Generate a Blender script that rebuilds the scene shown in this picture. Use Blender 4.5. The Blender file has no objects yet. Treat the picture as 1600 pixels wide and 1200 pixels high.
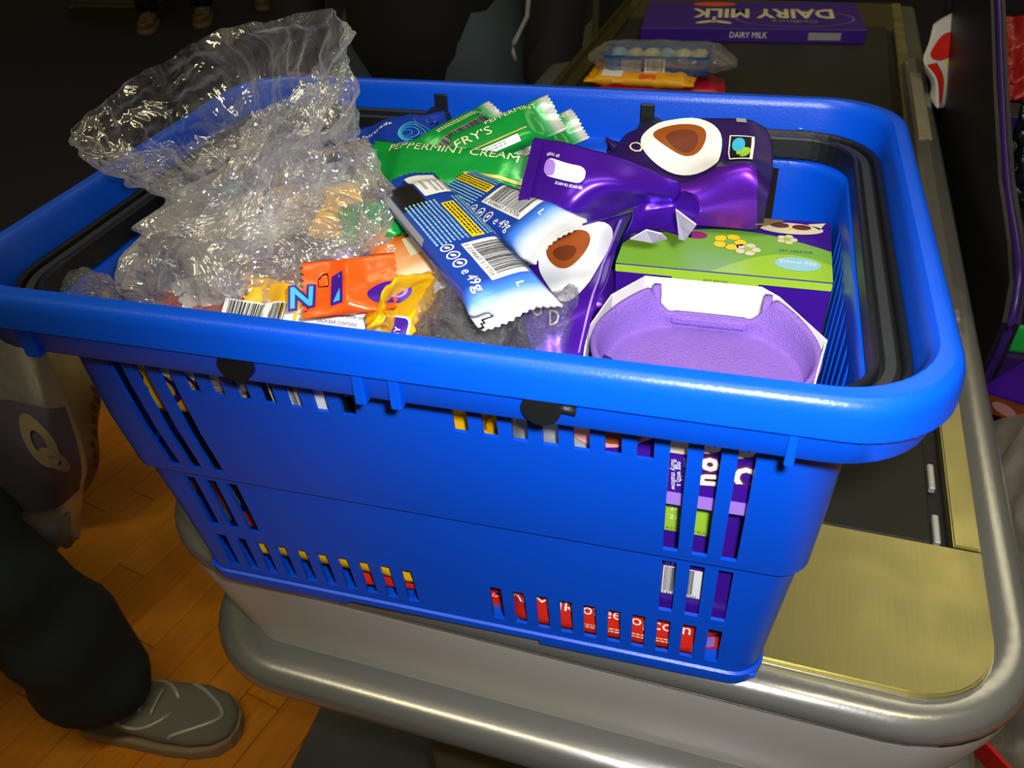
import bpy, bmesh, math, random
from mathutils import Vector, Matrix, noise
from mathutils.bvhtree import BVHTree
SC = bpy.context.scene
C = SC.collection
V = Vector
rnd = random.Random(7)

# ------------------------------------------------------------ camera, light, exposure
FPX = 1307.8
cam_d = bpy.data.cameras.new('camera'); cam = bpy.data.objects.new('camera', cam_d); C.objects.link(cam)
cam.location = (0.1542, -0.444, 0.2047)
cam.rotation_euler = (0.9161, 0.0469, 0.2708)
cam_d.sensor_width = 36; cam_d.lens = 36*FPX/1600
cam_d.clip_start = 0.02; cam_d.clip_end = 60
cam_d.dof.use_dof = True; cam_d.dof.focus_distance = 0.56; cam_d.dof.aperture_fstop = 16
SC.camera = cam
SC.view_settings.view_transform = 'Standard'; SC.view_settings.look = 'None'
SC.view_settings.gamma = 1; SC.view_settings.use_curve_mapping = False
SC.view_settings.exposure = 0.0
W = bpy.data.worlds.new('world'); SC.world = W; W.use_nodes = True
bg = W.node_tree.nodes['Background']; bg.inputs[0].default_value = (0.105, 0.088, 0.040, 1); bg.inputs[1].default_value = 0.55
CM = Matrix.Translation(cam.location) @ cam.rotation_euler.to_matrix().to_4x4()
def lamp(name, typ, loc, energy, col, size=None, target=None, sy=None):
    d = bpy.data.lights.new(name, typ); o = bpy.data.objects.new(name, d); C.objects.link(o)
    o.location = loc; d.energy = energy; d.color = col
    if size:
        d.size = size
        if sy: d.shape = 'RECTANGLE'; d.size_y = sy
    if target is not None:
        o.rotation_euler = (V(target)-V(loc)).to_track_quat('-Z', 'Y').to_euler()
    return o
fl = CM @ V((0.032, 0.026, 0.01))
flash = lamp('camera_flash', 'SPOT', fl, 16.5, (0.97, 0.98, 1.0), target=CM @ V((0.20, -0.03, -0.7)))
flash.data.spot_size = math.radians(100); flash.data.spot_blend = 1.0; flash.data.shadow_soft_size = 0.012
lamp('ceiling_lamp', 'AREA', (-0.2, -0.7, 2.3), 38, (1.0, 0.88, 0.56), 3.0, target=(-0.4, -0.3, 0), sy=0.22)
lamp('ceiling_lamp', 'AREA', (1.2, 2.4, 2.2), 8, (1.0, 0.90, 0.60), 1.2, target=(1.0, 2.2, 0), sy=0.3)

_CR = cam.rotation_euler.to_matrix()
def at(px, py, z=None, y=None, x=None):      # the world point seen at a photo position, at its own height / depth
    d = _CR @ V(((px-800)/FPX, -(py-600)/FPX, -1)); o = V(cam.location)
    k = (z-o.z)/d.z if z is not None else ((y-o.y)/d.y if y is not None else (x-o.x)/d.x)
    return o+d*k

# ------------------------------------------------------------ materials
def srgb(c):
    f = lambda v: (v/255/12.92) if v/255 <= 0.04045 else ((v/255+0.055)/1.055)**2.4
    return tuple(f(v) for v in c)+(1,)
def mat(name, col, rough=0.5, metal=0.0, coat=0.0, bump=None, var=None, spec=0.5):
    m = bpy.data.materials.new(name); m.use_nodes = True
    nt = m.node_tree; b = nt.nodes['Principled BSDF']
    b.inputs['Base Color'].default_value = srgb(col); b.inputs['Roughness'].default_value = rough
    b.inputs['Metallic'].default_value = metal; b.inputs['Coat Weight'].default_value = coat
    b.inputs['Specular IOR Level'].default_value = spec
    tc = nt.nodes.new('ShaderNodeTexCoord')
    if bump:
        n = nt.nodes.new('ShaderNodeTexNoise'); n.inputs['Scale'].default_value = bump[0]; n.inputs['Detail'].default_value = 4
        nt.links.new(tc.outputs['Object'], n.inputs['Vector'])
        bp = nt.nodes.new('ShaderNodeBump'); bp.inputs['Strength'].default_value = bump[1]; bp.inputs['Distance'].default_value = 0.002
        nt.links.new(n.outputs['Fac'], bp.inputs['Height']); nt.links.new(bp.outputs[0], b.inputs['Normal'])
    if var:
        n = nt.nodes.new('ShaderNodeTexNoise'); n.inputs['Scale'].default_value = var[0]; n.inputs['Detail'].default_value = 5
        nt.links.new(tc.outputs['Object'], n.inputs['Vector'])
        r = nt.nodes.new('ShaderNodeMix'); r.data_type = 'RGBA'
        r.inputs[6].default_value = srgb(col); r.inputs[7].default_value = srgb(var[1])
        nt.links.new(n.outputs['Fac'], r.inputs[0]); nt.links.new(r.outputs[2], b.inputs['Base Color'])
    return m
def ramp_mat(name, stops, axis=0, rough=0.3, metal=0.0, bump=None, lo=-0.1, hi=0.1):
    m = mat(name, (255,255,255), rough, metal, bump=bump); nt = m.node_tree; b = nt.nodes['Principled BSDF']
    tc = nt.nodes.new('ShaderNodeTexCoord'); sx = nt.nodes.new('ShaderNodeSeparateXYZ'); nt.links.new(tc.outputs['Object'], sx.inputs[0])
    mr = nt.nodes.new('ShaderNodeMapRange'); mr.inputs[1].default_value = lo; mr.inputs[2].default_value = hi
    nt.links.new(sx.outputs[axis], mr.inputs[0])
    cr = nt.nodes.new('ShaderNodeValToRGB'); nt.links.new(mr.outputs[0], cr.inputs[0])
    e = cr.color_ramp.elements
    while len(e) < len(stops): e.new(0.5)
    for k, (p, c) in enumerate(stops): e[k].position = p; e[k].color = srgb(c)
    nt.links.new(cr.outputs[0], b.inputs['Base Color'])
    return m
def film(name, tint=(0.93, 0.93, 0.95), base=0.10, rough=0.07, scale=60, haze=(0.75, 0.75, 0.78), milk=0.0):
    # clear crinkled plastic film: mostly see-through, glossy folds, a little milky scatter
    m = bpy.data.materials.new(name); m.use_nodes = True; nt = m.node_tree; nt.nodes.clear()
    N = nt.nodes.new; out = N('ShaderNodeOutputMaterial'); tr = N('ShaderNodeBsdfTransparent'); gl = N('ShaderNodeBsdfGlossy')
    df = N('ShaderNodeBsdfDiffuse'); tl = N('ShaderNodeBsdfTranslucent'); tc = N('ShaderNodeTexCoord')
    tr.inputs[0].default_value = (*tint, 1); gl.inputs[0].default_value = (1, 1, 1, 1); gl.inputs['Roughness'].default_value = rough
    df.inputs[0].default_value = (*haze, 1); tl.inputs[0].default_value = (*haze, 1)
    vo = N('ShaderNodeTexVoronoi'); vo.inputs['Scale'].default_value = scale; vo.feature = 'F1'
    no = N('ShaderNodeTexNoise'); no.inputs['Scale'].default_value = scale*0.8; no.inputs['Detail'].default_value = 4; no.inputs['Distortion'].default_value = 1.5
    nt.links.new(tc.outputs['Object'], no.inputs['Vector'])
    mx = N('ShaderNodeMix'); mx.data_type = 'VECTOR'; mx.inputs[0].default_value = 0.12
    nt.links.new(tc.outputs['Object'], mx.inputs[4]); nt.links.new(no.outputs['Color'], mx.inputs[5]); nt.links.new(mx.outputs[1], vo.inputs['Vector'])
    bp = N('ShaderNodeBump'); bp.inputs['Strength'].default_value = 0.9; bp.inputs['Distance'].default_value = 0.004
    ad = N('ShaderNodeMath'); ad.operation = 'ADD'; nt.links.new(vo.outputs['Distance'], ad.inputs[0]); nt.links.new(no.outputs['Fac'], ad.inputs[1])
    nt.links.new(ad.outputs[0], bp.inputs['Height'])
    for g in (gl, df): nt.links.new(bp.outputs[0], g.inputs['Normal'])
    lw = N('ShaderNodeLayerWeight'); lw.inputs[0].default_value = 0.35; nt.links.new(bp.outputs[0], lw.inputs['Normal'])
    f = N('ShaderNodeMapRange'); f.inputs[3].default_value = base; f.inputs[4].default_value = 0.80; nt.links.new(lw.outputs['Facing'], f.inputs[0])
    pn_ = N('ShaderNodeTexNoise'); pn_.inputs['Scale'].default_value = 26; pn_.inputs['Detail'].default_value = 6; nt.links.new(tc.outputs['Object'], pn_.inputs['Vector'])
    pr = N('ShaderNodeMapRange'); pr.inputs[1].default_value = 0.42; pr.inputs[2].default_value = 0.72; pr.inputs[3].default_value = 0; pr.inputs[4].default_value = milk; nt.links.new(pn_.outputs['Fac'], pr.inputs[0])
    f0 = f; f = N('ShaderNodeMath'); f.operation = 'ADD'; f.use_clamp = True; nt.links.new(f0.outputs[0], f.inputs[0]); nt.links.new(pr.outputs[0], f.inputs[1])
    m1 = N('ShaderNodeMixShader'); m1.inputs[0].default_value = 0.5; nt.links.new(df.outputs[0], m1.inputs[1]); nt.links.new(tl.outputs[0], m1.inputs[2])
    m2 = N('ShaderNodeMixShader'); m2.inputs[0].default_value = 0.55; nt.links.new(m1.outputs[0], m2.inputs[1]); nt.links.new(gl.outputs[0], m2.inputs[2])
    m3 = N('ShaderNodeMixShader'); nt.links.new(f.outputs[0], m3.inputs[0]); nt.links.new(tr.outputs[0], m3.inputs[1]); nt.links.new(m2.outputs[0], m3.inputs[2])
    nt.links.new(m3.outputs[0], out.inputs[0])
    return m
M = dict(
 blue=mat('blue_plastic', (0, 78, 212), 0.33, bump=(900, 0.10), spec=0.45),
 handle=mat('black_plastic', (17, 19, 21), 0.42, bump=(1400, 0.25)),
 handle_top=mat('worn_black_plastic', (40, 42, 43), 0.55, bump=(1600, 0.4)),
 rail=mat('aluminium_rail', (168, 168, 165), 0.27, 0.75, bump=(300, 0.05)),
 panel=mat('grey_side_panel', (205, 200, 192), 0.42, 0.15, bump=(500, 0.08)),
 belt=mat('black_belt_rubber', (34, 32, 24), 0.55, bump=(1500, 0.3)),
 black=mat('black_print', (12, 12, 14), 0.5), white=mat('white_print', (238, 238, 236), 0.4),
 cream=mat('cream_print', (226, 218, 180), 0.4), grey=mat('grey_print', (150, 152, 156), 0.5),
 yellow=mat('yellow_print', (246, 214, 10), 0.4), purple=mat('purple_foil', (78, 24, 168), 0.30, 0.55, bump=(25, 0.35)),
 purple_dk=mat('dark_purple_foil', (46, 20, 92), 0.42, 0.3, bump=(25, 0.3)), purple_card=mat('purple_card', (58, 16, 140), 0.35),
 lilac=mat('moulded_lilac_pulp', (150, 112, 208), 0.9, bump=(1100, 0.8), var=(60, (138, 100, 196))),
 lilac_print=mat('lilac_print', (160, 120, 214), 0.4),
 lime=mat('lime_card', (158, 200, 52), 0.35), lime_dk=mat('green_card', (122, 176, 60), 0.35),
 card=mat('white_card', (236, 232, 228), 0.6), choc=mat('chocolate_print', (150, 74, 24), 0.35),
 choc_dk=mat('dark_chocolate_print', (104, 44, 16), 0.5), pink=mat('pink_print', (214, 150, 150), 0.4), red=mat('red_print', (214, 40, 30), 0.35),
 magenta=mat('magenta_print', (150, 40, 120), 0.4), cyan=mat('cyan_print', (60, 180, 215), 0.4), sky=mat('pale_blue_print', (150, 205, 225), 0.4),
 green=mat('green_foil', (10, 148, 58), 0.3, 0.15, bump=(40, 0.2)), silver=mat('silver_foil', (200, 205, 205), 0.28, 0.6, bump=(60, 0.5)),
 gold=mat('gold_print', (214, 196, 110), 0.3, 0.4), gold_foil=mat('golden_film', (236, 176, 14), 0.22, 0.25, bump=(60, 0.6)),
 yellow_foil=mat('yellow_wrapper', (240, 180, 12), 0.3, 0.1, bump=(50, 0.4)), orange_foil=mat('orange_wrapper', (238, 88, 22), 0.3, 0.1, bump=(50, 0.4)),
 red_foil=mat('red_wrapper', (226, 44, 26), 0.3, 0.15, bump=(50, 0.4)), blue_foil=mat('royal_blue_wrapper', (22, 60, 170), 0.28, 0.25, bump=(50, 0.4)),
 dark_foil=mat('black_wrapper', (28, 28, 38), 0.25, 0.3, bump=(50, 0.5)), white_foil=mat('white_wrapper', (225, 226, 226), 0.3, 0.1, bump=(60, 0.4)),
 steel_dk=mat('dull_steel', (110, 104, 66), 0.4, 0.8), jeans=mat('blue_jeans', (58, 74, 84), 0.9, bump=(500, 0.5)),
 jacket=mat('black_jacket', (10, 10, 12), 0.85, bump=(60, 0.3)), trousers=mat('dark_trousers', (26, 38, 42), 0.85, bump=(40, 0.5)),
 skin=mat('skin', (190, 140, 115), 0.6), hair=mat('brown_hair', (50, 34, 24), 0.7, bump=(300, 1)),
 shoe=mat('grey_shoe_mesh', (124, 122, 112), 0.8, bump=(1200, 1.0)), shoe_trim=mat('silver_shoe_trim', (176, 178, 172), 0.35, 0.3),
 sole=mat('pale_shoe_sole', (150, 132, 104), 0.75), sole_dk=mat('dark_shoe_sole', (40, 40, 38), 0.8), tan=mat('tan_cloth', (140, 112, 66), 0.9, var=(14, (60, 50, 30))),
 beige=mat('beige_cloth', (150, 132, 92), 0.9, bump=(60, 0.5), var=(6, (110, 96, 62))), carpet=mat('dark_carpet', (58, 50, 72), 0.95, bump=(400, 0.6)),
 rack=mat('rack_black', (15, 13, 18), 0.5), rack_purple=mat('rack_purple', (46, 22, 96), 0.35), mat_rubber=mat('grey_floor_mat', (86, 86, 82), 0.85, bump=(200, 0.6), var=(9, (60, 60, 58))),
 grout=mat('floor_seam', (70, 40, 14), 0.9), cabinet=mat('grey_cabinet', (100, 96, 70), 0.7),
)
M['film'] = film('clear_crinkled_film', base=0.22, haze=(0.95, 0.95, 0.97), milk=0.55, scale=36, rough=0.10)
M['film_mouth'] = film('clear_film_of_the_mouth', base=0.03, haze=(0.9, 0.9, 0.95), milk=0.22, scale=26, rough=0.06)
M['film_thin'] = film('thin_clear_film', base=0.07, rough=0.06, scale=70, milk=0.18)
M['carrier'] = film('translucent_carrier_film', tint=(0.75, 0.76, 0.8), base=0.62, rough=0.35, scale=12, haze=(0.62, 0.62, 0.62))
M['carrier_white'] = film('white_carrier_film', tint=(0.9, 0.9, 0.85), base=0.7, rough=0.35, scale=12, haze=(0.68, 0.64, 0.56))
M['khaki_print'] = mat('khaki_print', (140, 132, 104), 0.6)
M['dim_red'] = mat('shaded_red_wrapper', (150, 20, 26), 0.4, 0.1, bump=(50, 0.4))  # red made darker in the colour for the dim rack interior
M['acrylic'] = film('clear_acrylic', base=0.12, rough=0.12, scale=4, haze=(0.35, 0.34, 0.36))
# brushed top plate: fine scratches along one axis
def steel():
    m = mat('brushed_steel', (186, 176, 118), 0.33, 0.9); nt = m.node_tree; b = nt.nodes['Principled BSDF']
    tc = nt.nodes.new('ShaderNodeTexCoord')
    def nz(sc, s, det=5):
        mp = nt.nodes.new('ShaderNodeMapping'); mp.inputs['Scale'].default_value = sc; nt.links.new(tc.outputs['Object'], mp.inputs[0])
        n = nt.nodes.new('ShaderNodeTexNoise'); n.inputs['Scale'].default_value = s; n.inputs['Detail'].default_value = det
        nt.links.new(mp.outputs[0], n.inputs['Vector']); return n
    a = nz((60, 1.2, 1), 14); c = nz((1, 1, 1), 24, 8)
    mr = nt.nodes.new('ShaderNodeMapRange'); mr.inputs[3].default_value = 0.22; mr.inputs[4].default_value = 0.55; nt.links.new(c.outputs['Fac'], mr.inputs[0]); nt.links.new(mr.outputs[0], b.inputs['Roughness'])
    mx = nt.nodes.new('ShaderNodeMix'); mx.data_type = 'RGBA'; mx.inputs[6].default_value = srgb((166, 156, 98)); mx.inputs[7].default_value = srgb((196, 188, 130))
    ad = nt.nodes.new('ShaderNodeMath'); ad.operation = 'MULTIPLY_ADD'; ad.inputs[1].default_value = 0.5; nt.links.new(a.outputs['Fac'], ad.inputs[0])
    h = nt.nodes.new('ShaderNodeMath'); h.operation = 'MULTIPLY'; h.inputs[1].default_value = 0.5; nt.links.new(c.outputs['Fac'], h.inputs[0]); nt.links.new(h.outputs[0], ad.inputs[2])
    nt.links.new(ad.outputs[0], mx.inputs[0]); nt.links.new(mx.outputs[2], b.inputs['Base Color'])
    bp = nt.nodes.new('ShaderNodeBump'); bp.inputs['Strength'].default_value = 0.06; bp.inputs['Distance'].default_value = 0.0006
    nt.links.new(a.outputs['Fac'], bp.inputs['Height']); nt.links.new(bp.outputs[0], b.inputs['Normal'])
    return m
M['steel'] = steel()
def wood(i):
    base = [(212, 132, 26), (208, 128, 24), (216, 137, 30), (204, 123, 22)][i]
    m = mat('wood_plank_%d' % i, base, 0.42); nt = m.node_tree; b = nt.nodes['Principled BSDF']
    tc = nt.nodes.new('ShaderNodeTexCoord'); mp = nt.nodes.new('ShaderNodeMapping'); mp.inputs['Scale'].default_value = (26, 2.2, 26)
    nt.links.new(tc.outputs['Object'], mp.inputs[0]); n = nt.nodes.new('ShaderNodeTexNoise'); n.inputs['Scale'].default_value = 3; n.inputs['Detail'].default_value = 6; n.inputs['Distortion'].default_value = 0.6
    nt.links.new(mp.outputs[0], n.inputs['Vector']); mx = nt.nodes.new('ShaderNodeMix'); mx.data_type = 'RGBA'
    mx.inputs[6].default_value = srgb(tuple(int(c*0.84) for c in base)); mx.inputs[7].default_value = srgb(tuple(min(255, int(c*1.1)) for c in base))
    nt.links.new(n.outputs['Fac'], mx.inputs[0]); nt.links.new(mx.outputs[2], b.inputs['Base Color'])
    return m
WOOD = [wood(i) for i in range(4)]

# ------------------------------------------------------------ builders
def obj(name, me, m=None, parent=None, smooth=False, M4=None):
    o = bpy.data.objects.new(name, me); C.objects.link(o)
    if m is not None and len(me.materials) == 0: me.materials.append(m)
    if smooth:
        for p in me.polygons: p.use_smooth = True
    if parent is not None: o.parent = parent
    if M4 is not None: o.matrix_basis = M4
    return o
def mesh(name, vs, fs):
    me = bpy.data.meshes.new(name); me.from_pydata([tuple(v) for v in vs], [], fs); me.update(); return me
def tag(o, label=None, cat=None, group=None, kind=None):
    if label: o['label'] = label
    if cat: o['category'] = cat
    if group: o['group'] = group
    if kind: o['kind'] = kind
    return o
def empty(name, loc=(0, 0, 0), label=None, cat=None, group=None, rz=0):
    o = bpy.data.objects.new(name, None); C.objects.link(o); o.empty_display_size = 0.02
    o.location = loc; o.rotation_euler = (0, 0, rz)
    return tag(o, label, cat, group)
def bm_mesh(name, bm, fix=True):
    if fix: bmesh.ops.recalc_face_normals(bm, faces=bm.faces)
    me = bpy.data.meshes.new(name); bm.to_mesh(me); bm.free(); return me
def add_box(bm, a, b, bev=0.0, seg=2):
    a = V(a); b = V(b); r = bmesh.ops.create_cube(bm, size=1.0)
    c = (a+b)/2; s = b-a
    for v in r['verts']: v.co = V((c.x+v.co.x*s.x, c.y+v.co.y*s.y, c.z+v.co.z*s.z))
    if bev > 0:
        es = list({e for v in r['verts'] for e in v.link_edges})
        bmesh.ops.bevel(bm, geom=es, offset=bev, segments=seg, affect='EDGES', profile=0.5)
def box(name, a, b, m, parent=None, bev=0.0, seg=2, smooth=False, M4=None):
    bm = bmesh.new(); add_box(bm, a, b, bev, seg); return obj(name, bm_mesh(name, bm), m, parent, smooth, M4)
def loft(rings, closed_u=True, cap=(False, False)):
    n = len(rings[0]); vs = [p for r in rings for p in r]; fs = []
    for i in range(len(rings)-1):
        for j in range(n if closed_u else n-1):
            k = (j+1) % n; fs.append((i*n+j, i*n+k, (i+1)*n+k, (i+1)*n+j))
    if cap[0]: fs.append(tuple(range(n))[::-1])
    if cap[1]: fs.append(tuple((len(rings)-1)*n+j for j in range(n)))
    return vs, fs
def tube(name, path, r, m, parent=None, n=12, smooth=True, prof=None, closed=False, up=V((0, 0, 1))):
    # sweep a round (or given) section along a path; prof = [(side, up), ...]
    pts = [V(p) for p in path]; rings = []
    for i, p in enumerate(pts):
        if closed: t = (pts[(i+1) % len(pts)]-pts[i-1]).normalized()
        else: t = (pts[min(i+1, len(pts)-1)]-pts[max(i-1, 0)]).normalized()
        s = t.cross(up)
        if s.length < 1e-4: s = t.cross(V((1, 0, 0)))
        s.normalize(); u = s.cross(t).normalized()
        rr = r[i] if isinstance(r, (list, tuple)) else r
        pf = prof or [(math.cos(2*math.pi*k/n)*rr, math.sin(2*math.pi*k/n)*rr) for k in range(n)]
        rings.append([p+s*a+u*b for a, b in pf])
    if closed: rings.append(rings[0]); vs, fs = loft(rings)
    else: vs, fs = loft(rings, cap=(True, True))
    bm = bmesh.new(); me0 = mesh(name, vs, fs); bm.from_mesh(me0)
    if closed: bmesh.ops.remove_doubles(bm, verts=bm.verts, dist=1e-6)
    bpy.data.meshes.remove(me0)
    return obj(name, bm_mesh(name, bm), m, parent, smooth)
def rrect(hx, hy, r, z, n=6, c=(0, 0), ry=None):
    ry = r if ry is None else ry; out = []
    for q, (sx, sy) in enumerate(((1, 1), (-1, 1), (-1, -1), (1, -1))):
        for k in range(n+1):
            a = math.pi/2*(q+k/n)
            out.append(V((c[0]+sx*(hx-r)+r*math.cos(a), c[1]+sy*(hy-ry)+ry*math.sin(a), z)))
    return out
def frame(o, xd, up):
    x = V(xd).normalized(); z = V(up); z = (z-x*z.dot(x)).normalized(); y = z.cross(x)
    m = Matrix((x, y, z)).transposed().to_4x4(); m.translation = V(o); return m

# flat art: (verts2d, faces)
def a_rect(x0, y0, x1, y1, nx=1, ny=1):
    vs = [(x0+(x1-x0)*i/nx, y0+(y1-y0)*j/ny) for j in range(ny+1) for i in range(nx+1)]
    fs = [(j*(nx+1)+i, j*(nx+1)+i+1, (j+1)*(nx+1)+i+1, (j+1)*(nx+1)+i) for j in range(ny) for i in range(nx)]
    return vs, fs
def a_join(arts):
    vs, fs = [], []
    for v, f in arts:
        n = len(vs); vs += list(v); fs += [tuple(i+n for i in q) for q in f]
    return vs, fs
def a_ell(cx, cy, rx, ry, rings=4, n=28, egg=0.0, rot=0.0, hole=0.0):
    vs, fs = [], []; cr, sr = math.cos(rot), math.sin(rot)
    for k in range(rings+1):
        t = hole+(1-hole)*k/rings
        for j in range(n):
            a = 2*math.pi*j/n; x = rx*math.cos(a)*t; y = ry*math.sin(a)*t*(1+egg*math.cos(a)); vs.append((cx+x*cr-y*sr, cy+x*sr+y*cr))
    for k in range(rings):
        for j in range(n):
            q = (j+1) % n; fs.append((k*n+j, (k+1)*n+j, (k+1)*n+q, k*n+q))
    return vs, fs
def a_rr(x0, y0, x1, y1, r, n=4):
    cx, cy = (x0+x1)/2, (y0+y1)/2; p = [(v.x, v.y) for v in rrect((x1-x0)/2, (y1-y0)/2, r, 0, n, (cx, cy))]
    q = []
    for k in range(len(p)):
        a, b = p[k], p[(k+1) % len(p)]; m_ = max(1, int(((a[0]-b[0])**2+(a[1]-b[1])**2)**0.5/(abs(x1-x0)*0.12)))
        q += [(a[0]+(b[0]-a[0])*i/m_, a[1]+(b[1]-a[1])*i/m_) for i in range(m_)]
    K_ = 4; N_ = len(q); vs = [(cx+(a-cx)*t/K_, cy+(b-cy)*t/K_) for t in range(K_+1) for a, b in q]
    return vs, [(t*N_+i, (t+1)*N_+i, (t+1)*N_+(i+1) % N_, t*N_+(i+1) % N_) for t in range(K_) for i in range(N_)]
_tc = {}
def a_text(s, x, y, h, w=None, rot=0.0, align='L', bold=0.0, shear=0.0):
    key = (s, bold, shear)
    if key not in _tc:
        cu = bpy.data.curves.new('t', 'FONT'); cu.body = s; cu.resolution_u = 2; cu.offset = bold; cu.shear = shear
        o = bpy.data.objects.new('t', cu); C.objects.link(o); dg = bpy.context.evaluated_depsgraph_get(); dg.update()
        me = bpy.data.meshes.new_from_object(o.evaluated_get(dg))
        _tc[key] = ([(v.co.x, v.co.y) for v in me.vertices], [tuple(p.vertices) for p in me.polygons])
        bpy.data.objects.remove(o); bpy.data.curves.remove(cu); bpy.data.meshes.remove(me)
    vs, fs = _tc[key]
    if not vs: return [], []
    mw = max(v[0] for v in vs); k = h/0.72; kx = (w/mw) if w else k
    off = 0 if align == 'L' else -mw*kx/2
    c, s_ = math.cos(rot), math.sin(rot)
    return [(x+(a*kx+off)*c-b*k*s_, y+(a*kx+off)*s_+b*k*c) for a, b in vs], fs
def a_bars(x0, y0, x1, y1, n=26, seed=1, ny=1):
    r = random.Random(seed); out = []; x = x0; step = (x1-x0)/n
    while x < x1-step*0.5:
        w = step*r.choice((0.35, 0.35, 0.7, 1.0)); out.append(a_rect(x, y0, min(x+w, x1), y1, 1, ny)); x += w+step*r.choice((0.3, 0.45, 0.8))
    return a_join(out)
def a_rows(x0, y0, x1, y1, rows, h=0.45, seed=3, vert=False):
    r = random.Random(seed); out = []
    for k in range(rows):
        y = y0+(y1-y0)*(k+0.25)/rows; hh = (y1-y0)/rows*h; x = x0
        while x < x1-0.001:
            w = r.uniform(0.0012, 0.0035); out.append(a_rect(x, y, min(x+w, x1), y+hh)); x += w+0.0007
    return a_join(out)
def decal(parent, name, art, m, f, off=0.0004, label=None):
    vs, fs = art
    if not vs: return None
    pts = [f(x, y, off) for x, y in vs]
    o = obj(name, mesh(name, pts, fs), m, parent, True)
    if label: o['label'] = label
    return o
def ray_map(o):
    me = o.data; bv = BVHTree.FromPolygons([v.co.copy() for v in me.vertices], [tuple(p.vertices) for p in me.polygons])
    def f(x, y, off):
        h, n, i, d = bv.ray_cast(V((x, y, 1)), V((0, 0, -1)))
        if h is None: h = V((x, y, 0)); 
        return V((h.x, h.y, h.z+off))
    return f
def face_map(o0, xd, yd):
    o0 = V(o0); xd = V(xd).normalized(); yd = V(yd).normalized(); n = xd.cross(yd)
    return lambda x, y, off: o0+xd*x+yd*y+n*off

# wrapped bar: pillow with crimped zig-zag ends
def bar_mesh(name, L, w, t, crimp=0.011, seed=0, wr=0.0008, pw=5.0, nx=44, ny=20, endw=1.08):
    vs, fs = [], []
    def pt(i, j, s):
        x = -L/2+L*i/nx; v = -1+2*j/ny; d = L/2-abs(x)
        e = max(0, min(1, (d-crimp)/0.016)); e = e*e*(3-2*e)
        z = t/2*(max(0, 1-abs(v)**pw))**0.5*e+0.0005*(1 if abs(v) < 1 else 0)
        z += (noise.noise(V((x*60+seed*7, v*1.5, s*3+seed)))*wr+noise.noise(V((x*180, v*5, seed)))*wr*0.5)*(1.6-e)*(1 if abs(v) < 1 else 0.2)*s
        y = v*w/2*(1+(endw-1)*(1-e)) ; xx = x
        if i in (0, nx): xx += (0.0011 if j % 2 else -0.0006)*(1 if i else -1)
        wave = 0.0016*(1-e)*math.sin(v*3+seed)
        return V((xx, y, s*z+wave))
    n1 = ny+1
    for s in (1, -1):
        for i in range(nx+1):
            for j in range(n1): vs.append(pt(i, j, s))
    o = (nx+1)*n1
    for i in range(nx):
        for j in range(ny):
            a = i*n1+j; fs.append((a, a+n1, a+n1+1, a+1)); fs.append((o+a, o+a+1, o+a+n1+1, o+a+n1))
    bm = bmesh.new(); m0 = mesh('t', vs, fs); bm.from_mesh(m0); bpy.data.meshes.remove(m0)
    bmesh.ops.remove_doubles(bm, verts=bm.verts, dist=0.0003)
    return bm_mesh(name, bm)
def bar(name, L, w, t, m, M4, label, cat='chocolate bar', group=None, **k):
    e = empty(name, (0, 0, 0), label, cat, group); e.matrix_basis = M4
    b = obj('wrapper', bar_mesh('wrapper', L, w, t, **k), m, e, True)
    return e, ray_map(b)
def ab(A, B, up=(0, 0, 1)):
    A = V(A); B = V(B); return frame((A+B)/2, B-A, up), (B-A).length

# smooth patch through a control grid
def cr(p0, p1, p2, p3, t):
    return 0.5*((2*p1)+(p2-p0)*t+(2*p0-5*p1+4*p2-p3)*t*t+(3*p1-p0-3*p2+p3)*t*t*t)
def curve_at(ps, t):
    n = len(ps)-1; x = max(0, min(n-1e-6, t*n)); i = int(x); f = x-i
    g = lambda k: ps[k] if 0 <= k <= n else (ps[0]*2-ps[1] if k < 0 else ps[n]*2-ps[n-1])
    return cr(g(i-1), g(i), g(i+1), g(i+2), f)
def patch(grid, crum=0.0, seed=0, fq=30):
    def S(u, v, off=0.0):
        def raw(u, v):
            p = curve_at([curve_at(r, u) for r in grid], v)
            if crum:
                q = p*fq+V((seed*3, seed, 0)); p = p+V((noise.noise(q), noise.noise(q+V((9, 3, 1))), noise.noise(q+V((4, 8, 2)))))*crum
            return p
        p = raw(u, v); du = raw(u+0.01, v)-raw(u-0.01, v); dv = raw(u, v+0.01)-raw(u, v-0.01)
        n = du.cross(dv); n = n.normalized() if n.length > 1e-12 else V((0, 0, 1))
        if n.dot(V(cam.location)-p) < 0: n = -n
        return p+n*off
    return S
def patch_obj(name, S, m, parent, thick=0.004, nu=30, nv=24, origin=None):
    o0 = V(origin) if origin is not None else V((0, 0, 0)); vs, fs = [], []
    for s in (0, 1):
        for j in range(nv+1):
            for i in range(nu+1):
                u, v = i/nu, j/nv; edge = min(1, 5*min(u, 1-u, v, 1-v)+0.12)
                vs.append(S(u, v, -s*thick*edge)-o0)
    n1 = nu+1; o = n1*(nv+1)
    for j in range(nv):
        for i in range(nu):
            a = j*n1+i; fs.append((a, a+1, a+n1+1, a+n1)); fs.append((o+a, o+a+n1, o+a+n1+1, o+a+1))
    for i in range(nu):
        for a in (i, nv*n1+i): fs.append((a, a+1, o+a+1, o+a))
    for j in range(nv):
        for a in (j*n1, j*n1+nu): fs.append((a, a+n1, o+a+n1, o+a))
    bm = bmesh.new(); m0 = mesh('t', vs, fs); bm.from_mesh(m0); bpy.data.meshes.remove(m0)
    return obj(name, bm_mesh(name, bm), m, parent, True)

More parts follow.
